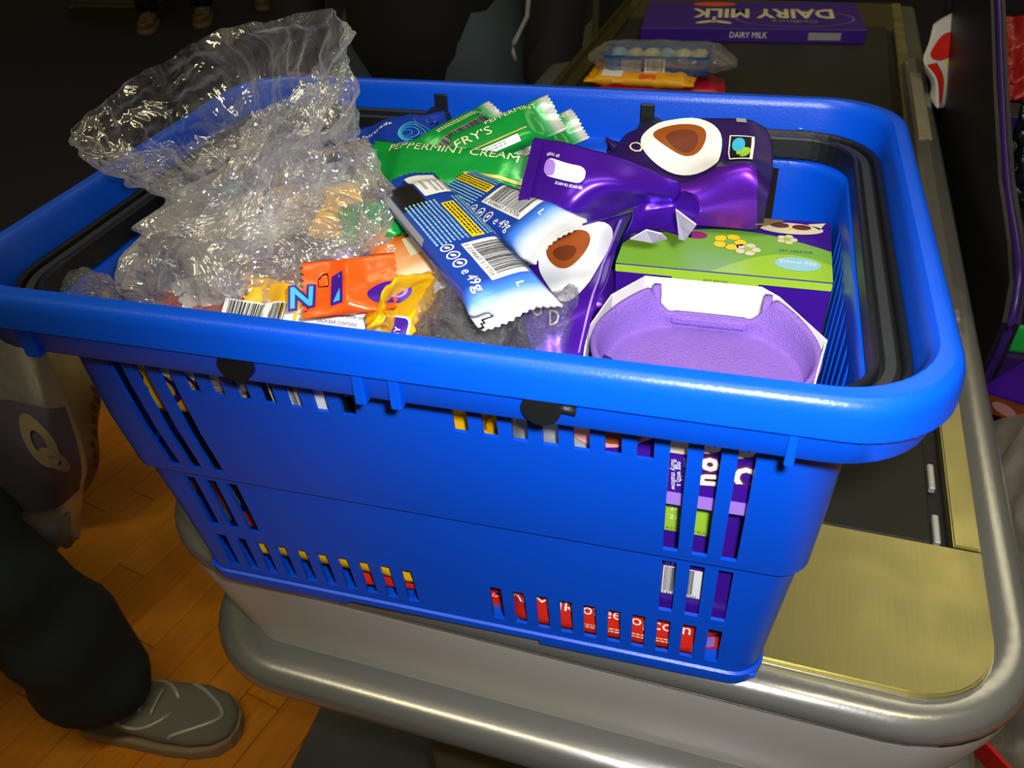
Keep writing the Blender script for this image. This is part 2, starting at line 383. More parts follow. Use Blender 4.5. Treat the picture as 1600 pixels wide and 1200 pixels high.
# crumpled film: loft of rings with ridged folds
def crumple(name, rings, m, parent=None, nu=110, nv=70, amp=0.006, fq=26, seed=0, capb=False, fold=0.35, smooth=True, solid=False, pleat=0.0):
    # rings: list of (center, semi-axis vector a, semi-axis vector b, relative crumple)
    cs = [V(r[0]) for r in rings]; As = [V(r[1]) for r in rings]; Bs = [V(r[2]) for r in rings]; ks = [V((r[3], 0, 0)) for r in rings]
    out = []
    for j in range(nv+1):
        t = j/nv; c = curve_at(cs, t); a = curve_at(As, t); b = curve_at(Bs, t); k = curve_at(ks, t).x; ring = []
        for i in range(nu):
            th = 2*math.pi*i/nu
            f1 = noise.noise(V((math.cos(th)*2.2+seed, math.sin(th)*2.2, t*5)))
            d = a*math.cos(th)+b*math.sin(th); p = c+d*(1+fold*f1*k)
            q = p*fq+V((seed*5, 0, 0)); r1 = 1-2*abs(noise.noise(q)); r2 = 1-2*abs(noise.noise(q*2.3+V((3, 1, 7)))); r3 = 1-2*abs(noise.noise(q*5.1))
            if pleat:
                p1 = 1-2*abs(noise.noise(V((math.cos(th)*5+seed, math.sin(th)*5, t*1.6)))); p2 = 1-2*abs(noise.noise(V((math.cos(th)*11, math.sin(th)*11+seed, t*3.0))))
                p = p+d.normalized()*pleat*k*(p1+0.5*p2-0.8)
            p = p+d.normalized()*amp*k*(r1*0.9+r2*0.5+r3*0.22-0.7)+V((0, 0, 1))*amp*k*noise.noise(q*1.3+V((8, 8, 8)))*0.8
            ring.append(p)
        out.append(ring)
    vs, fs = loft(out, cap=(capb, solid))
    bm = bmesh.new(); m0 = mesh('t', vs, fs); bm.from_mesh(m0); bpy.data.meshes.remove(m0)
    return obj(name, bm_mesh(name, bm, True), m, parent, smooth)

# ============================================================ THE SETTING
FZ = -1.30
fl_o = box('floor', (-12, -3, FZ-0.10), (8, 14, FZ-0.012), M['grout']); tag(fl_o, kind='structure')
car = box('floor', (-12, 1.75, FZ-0.011), (8, 14, FZ), M['carpet']); tag(car, kind='structure')
# wooden planks, each one laid on its own
PA = math.radians(77.5); pd = V((math.cos(PA), math.sin(PA), 0)); pn = V((-math.sin(PA), math.cos(PA), 0))
PW = 0.086; pm = {}
def plank_mesh(L, i):
    k = (round(L, 2), i)
    if k not in pm:
        bm = bmesh.new(); add_box(bm, (-PW/2+0.0007, 0, -0.014), (PW/2-0.0007, L-0.0014, 0), 0.0015, 1); me = bm_mesh('plank', bm); me.materials.append(WOOD[i]); pm[k] = me
    return pm[k]
npk = 0
for c in range(-40, 24):
    s = -0.8-rnd.random()*0.7; far = c < -7
    while s < 2.2:
        L = rnd.choice((1.35, 1.5)) if far else rnd.choice((0.45, 0.6, 0.75, 0.9)); p = V((-0.95, 0.3, FZ))+pn*(c*PW-0.03)+pd*s
        mid = p+pd*(L/2)
        hidden = -0.45 < mid.x < 0.85 and mid.y < 0.33                # wholly under the rubber mat
        if (mid.y < 1.75 and -2.9 < mid.x < 2.2 and p.y+L < 2.0 or far and p.y+L*0.98 < 1.78) and npk < 296 and not (hidden and p.y+L < 0.33):
            o = obj('plank', plank_mesh(L, rnd.randrange(4)), None, fl_o); o.matrix_basis = Matrix.Translation(p) @ Matrix.Rotation(PA-math.pi/2, 4, 'Z'); npk += 1
        s += L
tag(box('floor_mat', (-0.528, -0.9, FZ), (0.9, 0.335, FZ+0.008), M['mat_rubber'], None, 0.003, 1),
    'worn grey rubber floor mat at the foot of the checkout', 'mat')

# ------------------------------------------------------------ checkout counter (turned a little against the basket)
K = empty('checkout_counter', (0.05, -0.113, 0), 'silver checkout counter with rounded bumper rails and black conveyor belt', 'checkout', rz=math.radians(-2.5))
def round_path(hx, y0, y1, r, z, n=10, x0=None):
    x0 = -hx if x0 is None else x0
    pts = [V((x0, y1, z)), V((x0, (y0+y1)/2, z)), V((x0, y0+r+0.05, z))]
    for k in range(n+1):
        a = math.pi+math.pi/2*k/n; pts.append(V((x0+r+r*math.cos(a), y0+r+r*math.sin(a), z)))
    pts += [V((0, y0, z))]
    for k in range(n+1):
        a = 1.5*math.pi+math.pi/2*k/n; pts.append(V((hx-r+r*math.cos(a), y0+r+r*math.sin(a), z)))
    pts += [V((hx, y0+r+0.05, z)), V((hx, (y0+y1)/2, z)), V((hx, y1, z))]
    return pts
# section of the bumper: flat shoulder inside, round nose outside (side +: outwards)
def nose(wd, h, n=12):
    p = [(-wd/2, h/2)]
    for k in range(n+1):
        a = math.pi/2-math.pi*k/n; p.append((wd/2-h/2*0.95+h/2*0.95*math.cos(a), h/2*math.sin(a)))
    p += [(-wd/2, -h/2)]
    return p
YE = 1.78
tube('bumper_rail', round_path(0.312, 0.028, YE, 0.080, -0.3055, x0=-0.331), 0, M['rail'], K, prof=nose(0.038, 0.028))
tube('lower_bumper_rail', round_path(0.312, 0.031, YE, 0.080, -0.466, x0=-0.333), 0, M['rail'], K, prof=nose(0.046, 0.042))
vs, fs = [], []
rings = []
for z, o in ((-0.316, -0.006), (-0.33, -0.007), (-0.45, -0.036), (-0.50, -0.048)):
    rings.append([V((p.x, p.y, z)) for p in round_path(0.331+o, 0.009-o, YE, 0.088+o, z, x0=-0.346-o)])
vs, fs = loft(rings, closed_u=False)
obj('side_panel', mesh('side_panel', vs, fs), M['panel'], K, True)
box('core', (-0.290, 0.10, -0.50), (0.285, YE, -0.3), M['panel'], K)
box('pedestal', (-0.20, 0.16, FZ+0.008), (0.22, YE-0.1, -0.47), M['cabinet'], K, 0.01)
# raised top plates
def plate(name, pts, z0, z1, m, parent, lip=0.0012):
    bm = bmesh.new(); t = [bm.verts.new((p[0], p[1], z1)) for p in pts]; f = bm.faces.new(t)
    r = bmesh.ops.extrude_face_region(bm, geom=[f])
    for v in r['geom']:
        if isinstance(v, bmesh.types.BMVert): v.co.z = z0
    bmesh.ops.recalc_face_normals(bm, faces=bm.faces)
    top = [e for e in bm.edges if abs(e.verts[0].co.z-z1) < 1e-6 and abs(e.verts[1].co.z-z1) < 1e-6]
    bmesh.ops.bevel(bm, geom=top, offset=lip, segments=2, affect='EDGES')
    return obj(name, bm_mesh(name, bm), m, parent)
def corner(cx, cy, r, a0, n=8): return [(cx+r*math.cos(a0+math.pi/2*k/n), cy+r*math.sin(a0+math.pi/2*k/n)) for k in range(n+1)]
r_ = 0.055
pl = [(-0.2985, 0.168)]+corner(-0.2985+r_, 0.033+r_, r_, math.pi)+corner(0.2985-r_, 0.033+r_, r_, 1.5*math.pi)+[(0.2985, 0.168)]
plate('top_plate', pl, -0.301, -0.2862, M['steel'], K)
plate('plate_lip', [(p[0]*1.008, 0.165 if p[1] > 0.167 else p[1]-0.0025) for p in pl], -0.305, -0.291, M['rail'], K, 0.002)
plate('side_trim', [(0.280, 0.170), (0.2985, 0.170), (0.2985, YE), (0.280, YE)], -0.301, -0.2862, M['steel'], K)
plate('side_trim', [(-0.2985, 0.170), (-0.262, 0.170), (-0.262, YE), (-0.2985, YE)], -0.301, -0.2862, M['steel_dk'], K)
box('belt', (-0.258, 0.171, -0.302), (0.266, 1.60, -0.2895), M['belt'], K, 0.002)
box('belt_gap', (0.266, 0.171, -0.302), (0.280, 1.60, -0.297), M['black'], K)
for y in (0.175, 0.235, 0.33):
    box('guide_block', (0.268, y, -0.297), (0.273, y+0.030, -0.2905), M['shoe_trim'], K, 0.001, 1)
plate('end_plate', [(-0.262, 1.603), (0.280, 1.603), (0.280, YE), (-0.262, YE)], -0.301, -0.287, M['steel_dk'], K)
# upright guard on the far left edge: post, rail and a smoked screen
g = empty('guard_screen', (0, 0, 0), 'smoked guard screen with slim steel post on the far left edge of the counter', 'screen'); g.parent = None
g.matrix_basis = K.matrix_basis.copy()
box('post', (-0.296, 1.40, -0.286), (-0.284, 1.412, 0.25), M['steel_dk'], g, 0.001, 1)
box('bottom_rail', (-0.295, 0.9, -0.286), (-0.286, 1.75, -0.272), M['steel_dk'], g, 0.001, 1)
box('screen_panel', (-0.2925, 1.412, -0.272), (-0.2885, 1.75, 0.24), M['rack'], g)
# clear plastic strip holder on the right trim
ps = empty('shelf_strip', (0, 0, 0), 'clear plastic label holder lying along the right edge of the belt', 'holder'); ps.matrix_basis = K.matrix_basis.copy()
rg = [[V((x, y, z)) for x, z in ((0.282, -0.286), (0.318, -0.286), (0.316, -0.272), (0.300, -0.262), (0.285, -0.268))] for y in (0.50, 0.52, 0.75, 0.98, 1.0, 1.31, 1.33)]
for k, rr in enumerate(rg):
    s = 0.35 if k in (0, 6) else 1
    for p in rr: p.z = -0.286+(p.z+0.286)*s
vs, fs = loft(rg, cap=(True, True)); obj('clear_cover', mesh('clear_cover', vs, fs), M['acrylic'], ps)
box('white_label', (0.288, 0.93, -0.2655), (0.305, 1.22, -0.2620), M['khaki_print'], ps, M4=Matrix.Identity(4))
decal(ps, 'barcode', a_rows(0.2, 0, 0.27, 0.012, 4), M['grey'], lambda x, y, o: V((0.290+y, 0.93+(x-0.19)*3.3, -0.2618)))
box('end_clip', (0.284, 0.46, -0.286), (0.312, 0.50, -0.2775), M['acrylic'], ps, 0.004)

# ============================================================ SHOPPING BASKET
B = empty('shopping_basket', (0, 0, -0.286), 'bright blue plastic shopping basket full of chocolate standing on the checkout', 'basket')
SX, SY = 0.178, 0.090
# wall profile: z, outer half length, outer half depth
PZ = [(-0.0385, 0.2190, 0.1450), (-0.042, 0.2186, 0.1447), (-0.0535, 0.2180, 0.1440), (-0.074, 0.2172, 0.1420), (-0.110, 0.2160, 0.1370), (-0.150, 0.2140, 0.1290), (-0.1572, 0.2137, 0.1275),
      (-0.1592, 0.2105, 0.1235), (-0.166, 0.2100, 0.1227), (-0.190, 0.2082, 0.1195), (-0.219, 0.2062, 0.1160), (-0.230, 0.2054, 0.1148), (-0.267, 0.2025, 0.1112), (-0.2745, 0.2020, 0.1105), (-0.2755, 0.2035, 0.1122), (-0.2805, 0.2035, 0.1122), (-0.286, 0.2025, 0.1112)]
xs = []
SL = [0.026+0.0156*k for k in range(10)]
for s in SL: xs += [s, s+0.0082]
slots_x = [(s, s+0.0082) for s in SL]+[(-s-0.0082-0.002, -s-0.002) for s in SL]
gx = sorted({round(v, 5) for a in slots_x for v in a} | {-SX, SX, 0.0, 0.008, -0.008, -0.085, 0.058})
gx = [v for v in gx if -SX-1e-6 <= v <= max(SX, 0.1786)]
SX = max(SX, max(abs(v) for v in gx)+0.002); gx = sorted(set(gx) | {-SX, SX})
slots_y = [(-0.078+0.0165*k, -0.078+0.0165*k+0.0085) for k in range(10)]
gy = sorted({round(v, 5) for a in slots_y for v in a} | {-SY, SY})
NC = 14
per = []                                            # (kind, side sign, a)
for v in gy: per.append(('S', 1, v))                # right side, going to the back
for k in range(1, NC): per.append(('C', 0, k/NC))
for v in reversed(gx): per.append(('S', 2, v))      # back
for k in range(1, NC): per.append(('C', 1, k/NC))
for v in reversed(gy): per.append(('S', 3, v))      # left side
for k in range(1, NC): per.append(('C', 2, k/NC))
for v in gx: per.append(('S', 4, v))                # front
for k in range(1, NC): per.append(('C', 3, k/NC))
def pos(p, hx, hy, r=None):
    k, s, a = p
    if k == 'S':
        return (hx, a) if s == 1 else (a, hy) if s == 2 else (-hx, a) if s == 3 else (a, -hy)
    r = min(hx-SX, hy-SY) if r is None else r
    qx, qy = (1 if s in (0, 3) else -1), (1 if s in (0, 1) else -1); cx, cy = hx-r, hy-r
    t = a*NC; n0 = 2; flip = s in (1, 3)
    if t <= n0: f = t/n0; u = (hx, SY+(cy-SY)*f) if not flip else (SX+(cx-SX)*f, hy)
    elif t >= NC-n0: f = (NC-t)/n0; u = (SX+(cx-SX)*f, hy) if not flip else (hx, SY+(cy-SY)*f)
    else:
        th = math.pi/2*(t-n0)/(NC-2*n0); th = math.pi/2-th if flip else th
        u = (cx+r*math.cos(th), cy+r*math.sin(th))
    return qx*u[0], qy*u[1]
NP = len(per); TH = 0.0024
def is_hole(j, i):
    p, q = per[j], per[(j+1) % NP]
    if p[0] != 'S' or q[0] != 'S' or p[1] != q[1]: return False
    m = (p[2]+q[2])/2; zt, zb = PZ[i][0], PZ[i+1][0]; zm = (zt+zb)/2
    if p[1] in (2, 4):
        if zm < -0.2805 and -0.085 < m < 0.058: return True
        for a, b in slots_x:
            if a < m < b:
                n = (abs(m)-0.026)/0.0156
                if -0.074 < zm < -0.042: return True
                if n > 6.9 and (-0.150 < zm < -0.074 or -0.219 < zm < -0.166): return True
                if -0.267 < zm < -0.230: return True
        return False
    for a, b in slots_y:
        if a < m < b: return -0.150 < zm < -0.0535 or -0.219 < zm < -0.166 or -0.267 < zm < -0.230
    return False
bm = bmesh.new(); vo = {}; vi = {}
def gv(d, i, j, inner):
    k = (i, j % NP)
    if k not in d:
        z, hx, hy = PZ[i]; r_w = 0.020+0.018*max(0, min(1, (z+0.159)/0.12)); x, y = pos(per[j % NP], hx-(TH if inner else 0), hy-(TH if inner else 0), r_w); d[k] = bm.verts.new((x, y, z+0.286))
    return d[k]
ni = len(PZ)-1; fill = [[not is_hole(j, i) for j in range(NP)] for i in range(ni)]
for i in range(ni):
    for j in range(NP):
        if not fill[i][j]: continue
        a, b, c, d = gv(vo, i, j, 0), gv(vo, i, j+1, 0), gv(vo, i+1, j+1, 0), gv(vo, i+1, j, 0)
        e, f, g_, h = gv(vi, i, j, 1), gv(vi, i, j+1, 1), gv(vi, i+1, j+1, 1), gv(vi, i+1, j, 1)
        bm.faces.new((a, d, c, b)); bm.faces.new((e, f, g_, h))
        if i == ni-1 or not fill[i+1][j]: bm.faces.new((d, h, g_, c))
        if i > 0 and not fill[i-1][j]: bm.faces.new((a, b, f, e))
        if not fill[i][(j+1) % NP]: bm.faces.new((b, c, g_, f))
        if not fill[i][(j-1) % NP]: bm.faces.new((a, e, h, d))
def grid_ring(hx, hy, z):
    # corner radius grows with the rim, same points all the way
    return [(*pos(p, hx, hy, 0.036+(hx-0.2166)*0.35), z+0.286) for p in per]
rim = [(0.2166, 0.1426, -0.0385), (0.2172, 0.1432, -0.0368), (0.2215, 0.1475, -0.0355), (0.2335, 0.1590, -0.0355), (0.2350, 0.1605, -0.0345), (0.2368, 0.1618, -0.006), (0.2380, 0.1628, -0.0022), (0.2398, 0.1645, 0.0),
       (0.2450, 0.1695, 0.0), (0.2478, 0.1722, -0.0012), (0.2494, 0.1738, -0.0038), (0.2503, 0.1746, -0.0075), (0.2508, 0.1752, -0.0185), (0.2496, 0.1741, -0.0192), (0.2475, 0.1718, -0.0185), (0.2466, 0.1710, -0.0192), (0.2450, 0.1694, -0.0350), (0.2440, 0.1684, -0.0362), (0.2190, 0.1450, -0.0385)]
prev = None
for k, (hx, hy, z) in enumerate(rim):
    if k == 0: cur = [gv(vi, 0, j, 1) for j in range(NP)]
    elif k == len(rim)-1: cur = [gv(vo, 0, j, 0) for j in range(NP)]
    else: cur = [bm.verts.new(p) for p in grid_ring(hx, hy, z)]
    if prev:
        for j in range(NP): bm.faces.new((prev[j], prev[(j+1) % NP], cur[(j+1) % NP], cur[j]))
    prev = cur
me = bm_mesh('body', bm)
body = obj('body', me, M['blue'], B)
for p in me.polygons: p.use_smooth = True
me.set_sharp_from_angle(angle=math.radians(38))
def bbox_(name, a, b, m, bev=0.0008, par=None): return box(name, (a[0], a[1], a[2]+0.286), (b[0], b[1], b[2]+0.286), m, par or B, bev, 2)
bbox_('base', (-0.1995, -0.1085, -0.2790), (0.1995, 0.1085, -0.2765), M['blue'])
for x in [-0.16+0.04*k for k in range(9)]: bbox_('base_rib', (x, -0.1085, -0.2765), (x+0.0025, 0.1085, -0.2735), M['blue'], 0.0003)
# brackets hanging below the rim
for sy in (-1, 1):
    for x0, x1 in ((-0.197, -0.1885), (-0.0095, -0.004), (0.0085, 0.014), (0.1835, 0.1875)):
        y0, y1 = sorted((sy*0.160, sy*0.1722)); bbox_('bracket', (x0, y0, -0.0385), (x1, y1, -0.019), M['blue'])
    y0, y1 = sorted((sy*0.1645, sy*0.1668)); bbox_('label_window', (-0.0035, y0, -0.034), (0.0085, y1, -0.021), M['blue'], 0.002)
y0 = 0.1602
for x in (-0.081, -0.001, 0.078): bbox_('notch_shade_plate', (x-0.0052, 0.1590, -0.030), (x+0.0052, 0.1612, -0.007), M['black'], 0.001)  # black plates stand for the shade inside notches that are not cut
# two folded carrying handles lying on the inner ledge
def handle(sx, xb, xf):
    hx, hy, r = 0.2268, 0.1505, 0.040
    pts = [V((xb, hy, 0)), V((sx*(hx-r), hy, 0))]
    for k in range(1, 9):
        a = math.pi/2*k/8; pts.append(V((sx*(hx-r+r*math.sin(a)), hy-r+r*math.cos(a), 0)))
    pts.append(V((sx*hx, 0, 0))); pts.append(V((sx*hx, -hy+r, 0)))
    for k in range(1, 9):
        a = math.pi/2*k/8; pts.append(V((sx*(hx-r+r*math.cos(a)), -hy+r-r*math.sin(a), 0)))
    pts.append(V((xf, -hy, 0)))
    for p in pts: p.z = 0.286-0.0285
    h = tube('handle', pts, 0, M['handle'], B, prof=[(-0.0082, -0.0065), (0.0082, -0.0065), (0.0086, -0.005), (0.0086, 0.0075), (0.0078, 0.0088), (0.0060, 0.0088), (0.0052, 0.0075), (0.0048, 0.0035), (-0.0040, 0.0035), (-0.0046, 0.0072), (-0.0056, 0.0084), (-0.0078, 0.0084), (-0.0086, 0.0072), (-0.0086, -0.005)], smooth=False)
    t = tube('grip_strip', pts[4:-4] if sx > 0 else pts[4:-4], 0, M['handle_top'], h, prof=[(-0.0022, 0.003), (0.0034, 0.003), (0.0030, 0.0062), (-0.0016, 0.0062)], smooth=False)
    bmx = bmesh.new(); bmesh.ops.create_cone(bmx, cap_ends=True, segments=28, radius1=0.0095, radius2=0.0088, depth=0.010, matrix=Matrix.Translation((xf, -0.1690, 0.286-0.0245)) @ Matrix.Rotation(math.pi/2, 4, 'X'))
    k = obj('pivot_knob', bm_mesh('pivot_knob', bmx), M['handle'], h)
    if sx > 0: tube('pivot_pin', [(xf+0.006, -0.1715, 0.2625), (xf+0.015, -0.1715, 0.2615)], 0.0024, M['handle'], h, n=10)
    add = bmesh.new(); bmesh.ops.create_cone(add, cap_ends=True, segments=24, radius1=0.0105, radius2=0.0105, depth=0.012, matrix=Matrix.Translation((xb, 0.1540, 0.286-0.0265)) @ Matrix.Rotation(math.pi/2, 4, 'X'))
    obj('pivot_knob', bm_mesh('pivot_knob', add), M['handle'], h)
handle(-1, -0.084, -0.069)
handle(1, 0.082, 0.081)

# ============================================================ WHAT LIES IN THE BASKET
# ---- egg cartons
X0, X1 = 0.078, 0.2115
# owl box at the back: green and purple
t = empty('egg_box', (0.145, 0.062, -0.20), 'lime and purple egg box with owl and flowers on its lid', 'box')
def lb(par, name, a, b, m, bev=0.0008):
    o = V(par.location); return box(name, V(a)-o, V(b)-o, m, par, bev, 2)
OB = lb(t, 'carton', (X0+0.002, 0.024, -0.2745), (X1, 0.105, -0.0622), M['purple_card'])
o = V(t.location)
top = face_map(V((X0+0.002, 0.024, -0.0622))-o, (1, 0, 0), (0, 1, 0)); W_ = X1-X0-0.002
# green hill over the lid: arc edge falling to the right
hill = [(0, 0)]+[(W_*k/20, 0.030+0.028*math.sin(math.pi*min(1, k/20*0.85+0.05))) for k in range(21)]+[(W_, 0)]
decal(t, 'green_hill', (hill, [tuple(range(len(hill)))]), M['lime_dk'], top, 0.0003)
hill2 = [(W_*0.45, 0)]+[(W_*(0.45+0.55*k/12), 0.030*math.sin(k/12*2.4)) for k in range(13)]+[(W_, 0)]
decal(t, 'light_hill', (hill2, [tuple(range(len(hill2)))]), M['lime'], top, 0.0005)
def flower(x, y, r, m1, m2):
    decal(t, 'petals', a_join([a_ell(x+r*0.62*math.cos(a), y+r*0.62*math.sin(a), r*0.42, r*0.42, 1, 10) for a in [k*1.2566 for k in range(5)]]), m1, top, 0.0008)
    decal(t, 'flower_centre', a_ell(x, y, r*0.36, r*0.36, 1, 10), m2, top, 0.0011)
flower(0.068, 0.040, 0.0105, M['yellow'], M['lime_dk']); flower(0.080, 0.032, 0.0080, M['cream'], M['lime']); flower(0.104, 0.050, 0.0065, M['cream'], M['lime'])
decal(t, 'magenta_spot', a_ell(0.046, 0.046, 0.0075, 0.005, 2, 16), M['magenta'], top, 0.0008)
decal(t, 'owl_face', a_join([a_ell(0.106, 0.066, 0.021, 0.0080, 2, 20), ([(0.086, 0.070), (0.084, 0.0795), (0.096, 0.075)], [(0, 1, 2)]), ([(0.117, 0.074), (0.1285, 0.0775), (0.1245, 0.067)], [(0, 1, 2)])]), M['cream'], top, 0.0008)
decal(t, 'owl_eyes', a_join([a_ell(0.099, 0.069, 0.0062, 0.0038, 1, 14), a_ell(0.113, 0.068, 0.0062, 0.0038, 1, 14)]), M['choc_dk'], top, 0.0012)
decal(t, 'owl_beak', ([(0.104, 0.066), (0.1075, 0.066), (0.1058, 0.062)], [(0, 1, 2)]), M['yellow'], top, 0.0013)
decal(t, 'pink_owl', a_join([a_ell(0.050, 0.070, 0.017, 0.010, 2, 20), a_ell(0.072, 0.068, 0.014, 0.007, 2, 18)]), M['pink'], top, 0.0008)
decal(t, 'pink_owl_eye', a_join([a_ell(0.053, 0.074, 0.009, 0.005, 1, 14)]), M['choc_dk'], top, 0.0012)
decal(t, 'blue_badge', a_ell(0.111, 0.018, 0.0140, 0.0085, 2, 24), M['sky'], top, 0.0009)
decal(t, 'lettering', a_text('Ethical Egg', 0.111, 0.018, 0.0040, 0.022, 0, 'C'), M['white'], top, 0.0013)
decal(t, 'lettering', a_text('GET CREATIVE', 0.099, 0.0325, 0.0026, 0.021, 0, 'L'), M['purple_card'], top, 0.0013)
fr = face_map(V((X0+0.002, 0.024, -0.0622))-o, (1, 0, 0), (0, 0, 1))
decal(t, 'lime_band', a_rect(0.0, -0.0055, W_, -0.0004, 8, 1), M['lime'], fr, 0.0004)
decal(t, 'best_before_panel', a_rect(0.036, -0.0135, 0.089, -0.0050), M['lime'], fr, 0.0006)
decal(t, 'lettering', a_text('BEST BEFORE', 0.0555, -0.0072, 0.0024, 0.0150), M['black'], fr, 0.0009)
decal(t, 'date_print', a_text('24 02 2011', 0.052, -0.0130, 0.0030, 0.024), M['white'], fr, 0.0009)
rs = face_map(V((X1, 0.024, -0.0622))-o, (0, 1, 0), (0, 0, 1))
decal(t, 'lime_side', a_rect(0.0, -0.15, 0.080, -0.001, 6, 10), M['lime'], rs, 0.0004)
decal(t, 'printed_petals', a_join([a_ell(0.010+0.02*(k % 4), -0.012-0.014*(k//2), 0.005, 0.004, 1, 10) for k in range(12)]), M['yellow'], rs, 0.0008)
# the open carton in front with its moulded tray
t2 = empty('egg_carton', (0.145, -0.06, -0.1165), 'open purple egg carton with an empty lilac moulded tray, against the front of the basket', 'box'); o2 = V(t2.location)
zt = -0.0505; zb = -0.1160
def octa(inset, z):
    P = [(0.2050, -0.0560), (0.1800, -0.0170), (0.1700, -0.0080), (0.1030, -0.0080), (0.0870, -0.0330), (0.0805, -0.0700), (0.0850, -0.1080), (0.1000, -0.1262), (0.1780, -0.1262), (0.1975, -0.1040)]
    k = 1-inset/0.055; return [V((0.1430+(x-0.1430)*k, -0.066+(y+0.066)*k, z)) for x, y in P][::-1]
rgs = [octa(0.0, zb), octa(0.0, zt-0.006), octa(0.0, zt), octa(0.0008, zt), octa(0.0008, zt-0.006), octa(0.0008, zb+0.001)]
vs, fs = loft([[p-o2 for p in r] for r in rgs], cap=(True, True))
cm = mesh('carton', vs, fs); c_o = obj('carton', cm, M['purple_card'], t2); cm.materials.append(M['card'])
for p in cm.polygons:
    if p.index >= 20 and p.index < 50: p.material_index = 1
def stad(hx, hy, cx, cy, z, n=14, pw=1.0):
    r = min(hx, hy); out = []
    for q, (sx, sy) in enumerate(((1, 1), (-1, 1), (-1, -1), (1, -1))):
        for k in range(n+1):
            a = math.pi/2*(q+k/n); out.append(V((cx+sx*(hx-r)+r*math.cos(a), cy+sy*(hy-r)+r*math.sin(a), z)))
    return out
cx, cy = 0.1430, -0.0690
def notchy(ring, dz, dy, up=0.0):               # the back wall dips between two locking posts and rises to each post
    out = []
    for p in ring:
        q = p.copy(); u = abs(q.x-cx)
        if q.y > cy:
            k = max(0, min(1, (0.0345-u)/0.013)); k = k*k*(3-2*k); q.z -= dz*k; q.y -= dy*k
            w = max(0, 1-abs(u-0.0355)/0.006) if u < 0.0355 else max(0, 1-abs(u-0.0355)/0.020); q.z += up*0.62*w
        out.append(q)
    return out
ZF = 0.040
S_ = lambda hx, hy, dz: stad(hx-0.0018, hy-0.0040, cx, cy, zt+dz, 48)
tr = [notchy(S_(0.0590, 0.0510, -0.022), 0.0, 0.006), notchy(S_(0.0618, 0.0540, -0.0035), 0.008, 0.006, 0.0085), notchy(S_(0.0612, 0.0534, -0.0015), 0.009, 0.006, 0.0085), notchy(S_(0.0590, 0.0512, -0.0017), 0.009, 0.006, 0.0085),
      notchy(S_(0.0582, 0.0502, -0.0035), 0.009, 0.0055, 0.007), notchy(S_(0.0565, 0.0485, -0.010), 0.004, 0.004, 0.003), S_(0.0552, 0.0470, -0.0190), S_(0.0545, 0.0462, -0.0200), S_(0.0530, 0.0446, -0.0206), S_(0.0508, 0.0426, -0.0206), S_(0.0380, 0.0280, -0.0200)]
vs, fs = loft([[p-o2 for p in r] for r in tr], cap=(False, True))
bm = bmesh.new(); m0 = mesh('t', vs, fs); bm.from_mesh(m0); bmesh.ops.remove_doubles(bm, verts=bm.verts, dist=1e-5)
tm = bm_mesh('moulded_tray', bm); tray = obj('moulded_tray', tm, M['lilac'], t2, True)
for sx in (-1, 1):                              # upright rib running down the wall below each post
    rg = []
    for k, (w, d, dz, yy) in enumerate(((0.0022, 0.0020, 0.0030, -0.0225), (0.0028, 0.0032, -0.003, -0.0245), (0.0028, 0.0036, -0.009, -0.0262), (0.0024, 0.0030, -0.015, -0.0275), (0.0018, 0.0018, -0.019, -0.0285))):
        rg.append([p-o2 for p in rrect(w, d, 0.0010, zt+dz, 3, (cx+sx*0.0310, yy))])
    vs, fs = loft(rg, cap=(True, True)); obj('tray_rib', mesh('tray_rib', vs, fs), M['lilac'], t2, True)
lb(t2, 'tray_step', (cx-0.0215, -0.0310, zt-0.0175), (cx+0.0215, -0.0235, zt-0.0110), M['lilac'], 0.002)
# printed front of that carton (seen through the slots)
f2 = face_map(V((0.0795, -0.1268, zb))-o2, (1, 0, 0), (0, 0, 1))
decal(t2, 'printed_swirl', a_join([a_ell(0.030, 0.052, 0.028, 0.016, 3, 26, 0, 0.5)]), M['pink'], f2, 0.0004)
decal(t2, 'printed_chocolate', a_join([a_ell(0.030, 0.045, 0.012, 0.008, 3, 20, 0.3, 0.7), a_ell(0.046, 0.060, 0.006, 0.010, 2, 16)]), M['choc'], f2, 0.0007)
decal(t2, 'white_print', a_rect(0.0545, 0.036, 0.0660, 0.0480), M['cream'], f2, 0.0005)
decal(t2, 'lettering', a_join([a_text('milk chocolate', 0.0617, 0.034, 0.0028, 0.024, -1.50), a_text('egg with a', 0.0587, 0.031, 0.0028, 0.017, -1.50), a_text('fluffy mallow', 0.0557, 0.032, 0.0028, 0.021, -1.50)]), M['white'], f2, 0.0008)
BL = (('a', 0.0707, 0.0460), ('o', 0.0707, 0.0360), ('u', 0.0707, 0.0250), ('a', 0.0868, 0.0460), ('C', 0.0868, 0.0330))
for ch, x, y in BL:
    decal(t2, 'letter_outline', a_text(ch, x, y, 0.0115, None, -1.45, bold=0.10), M['choc_dk'], f2, 0.0006)
    decal(t2, 'big_letter', a_text(ch, x, y, 0.0115, None, -1.45, bold=0.045), M['white'], f2, 0.0009)
decal(t2, 'lilac_band', a_rect(0.012, 0.0, 0.118, 0.009), M['lilac_print'], f2, 0.0005)
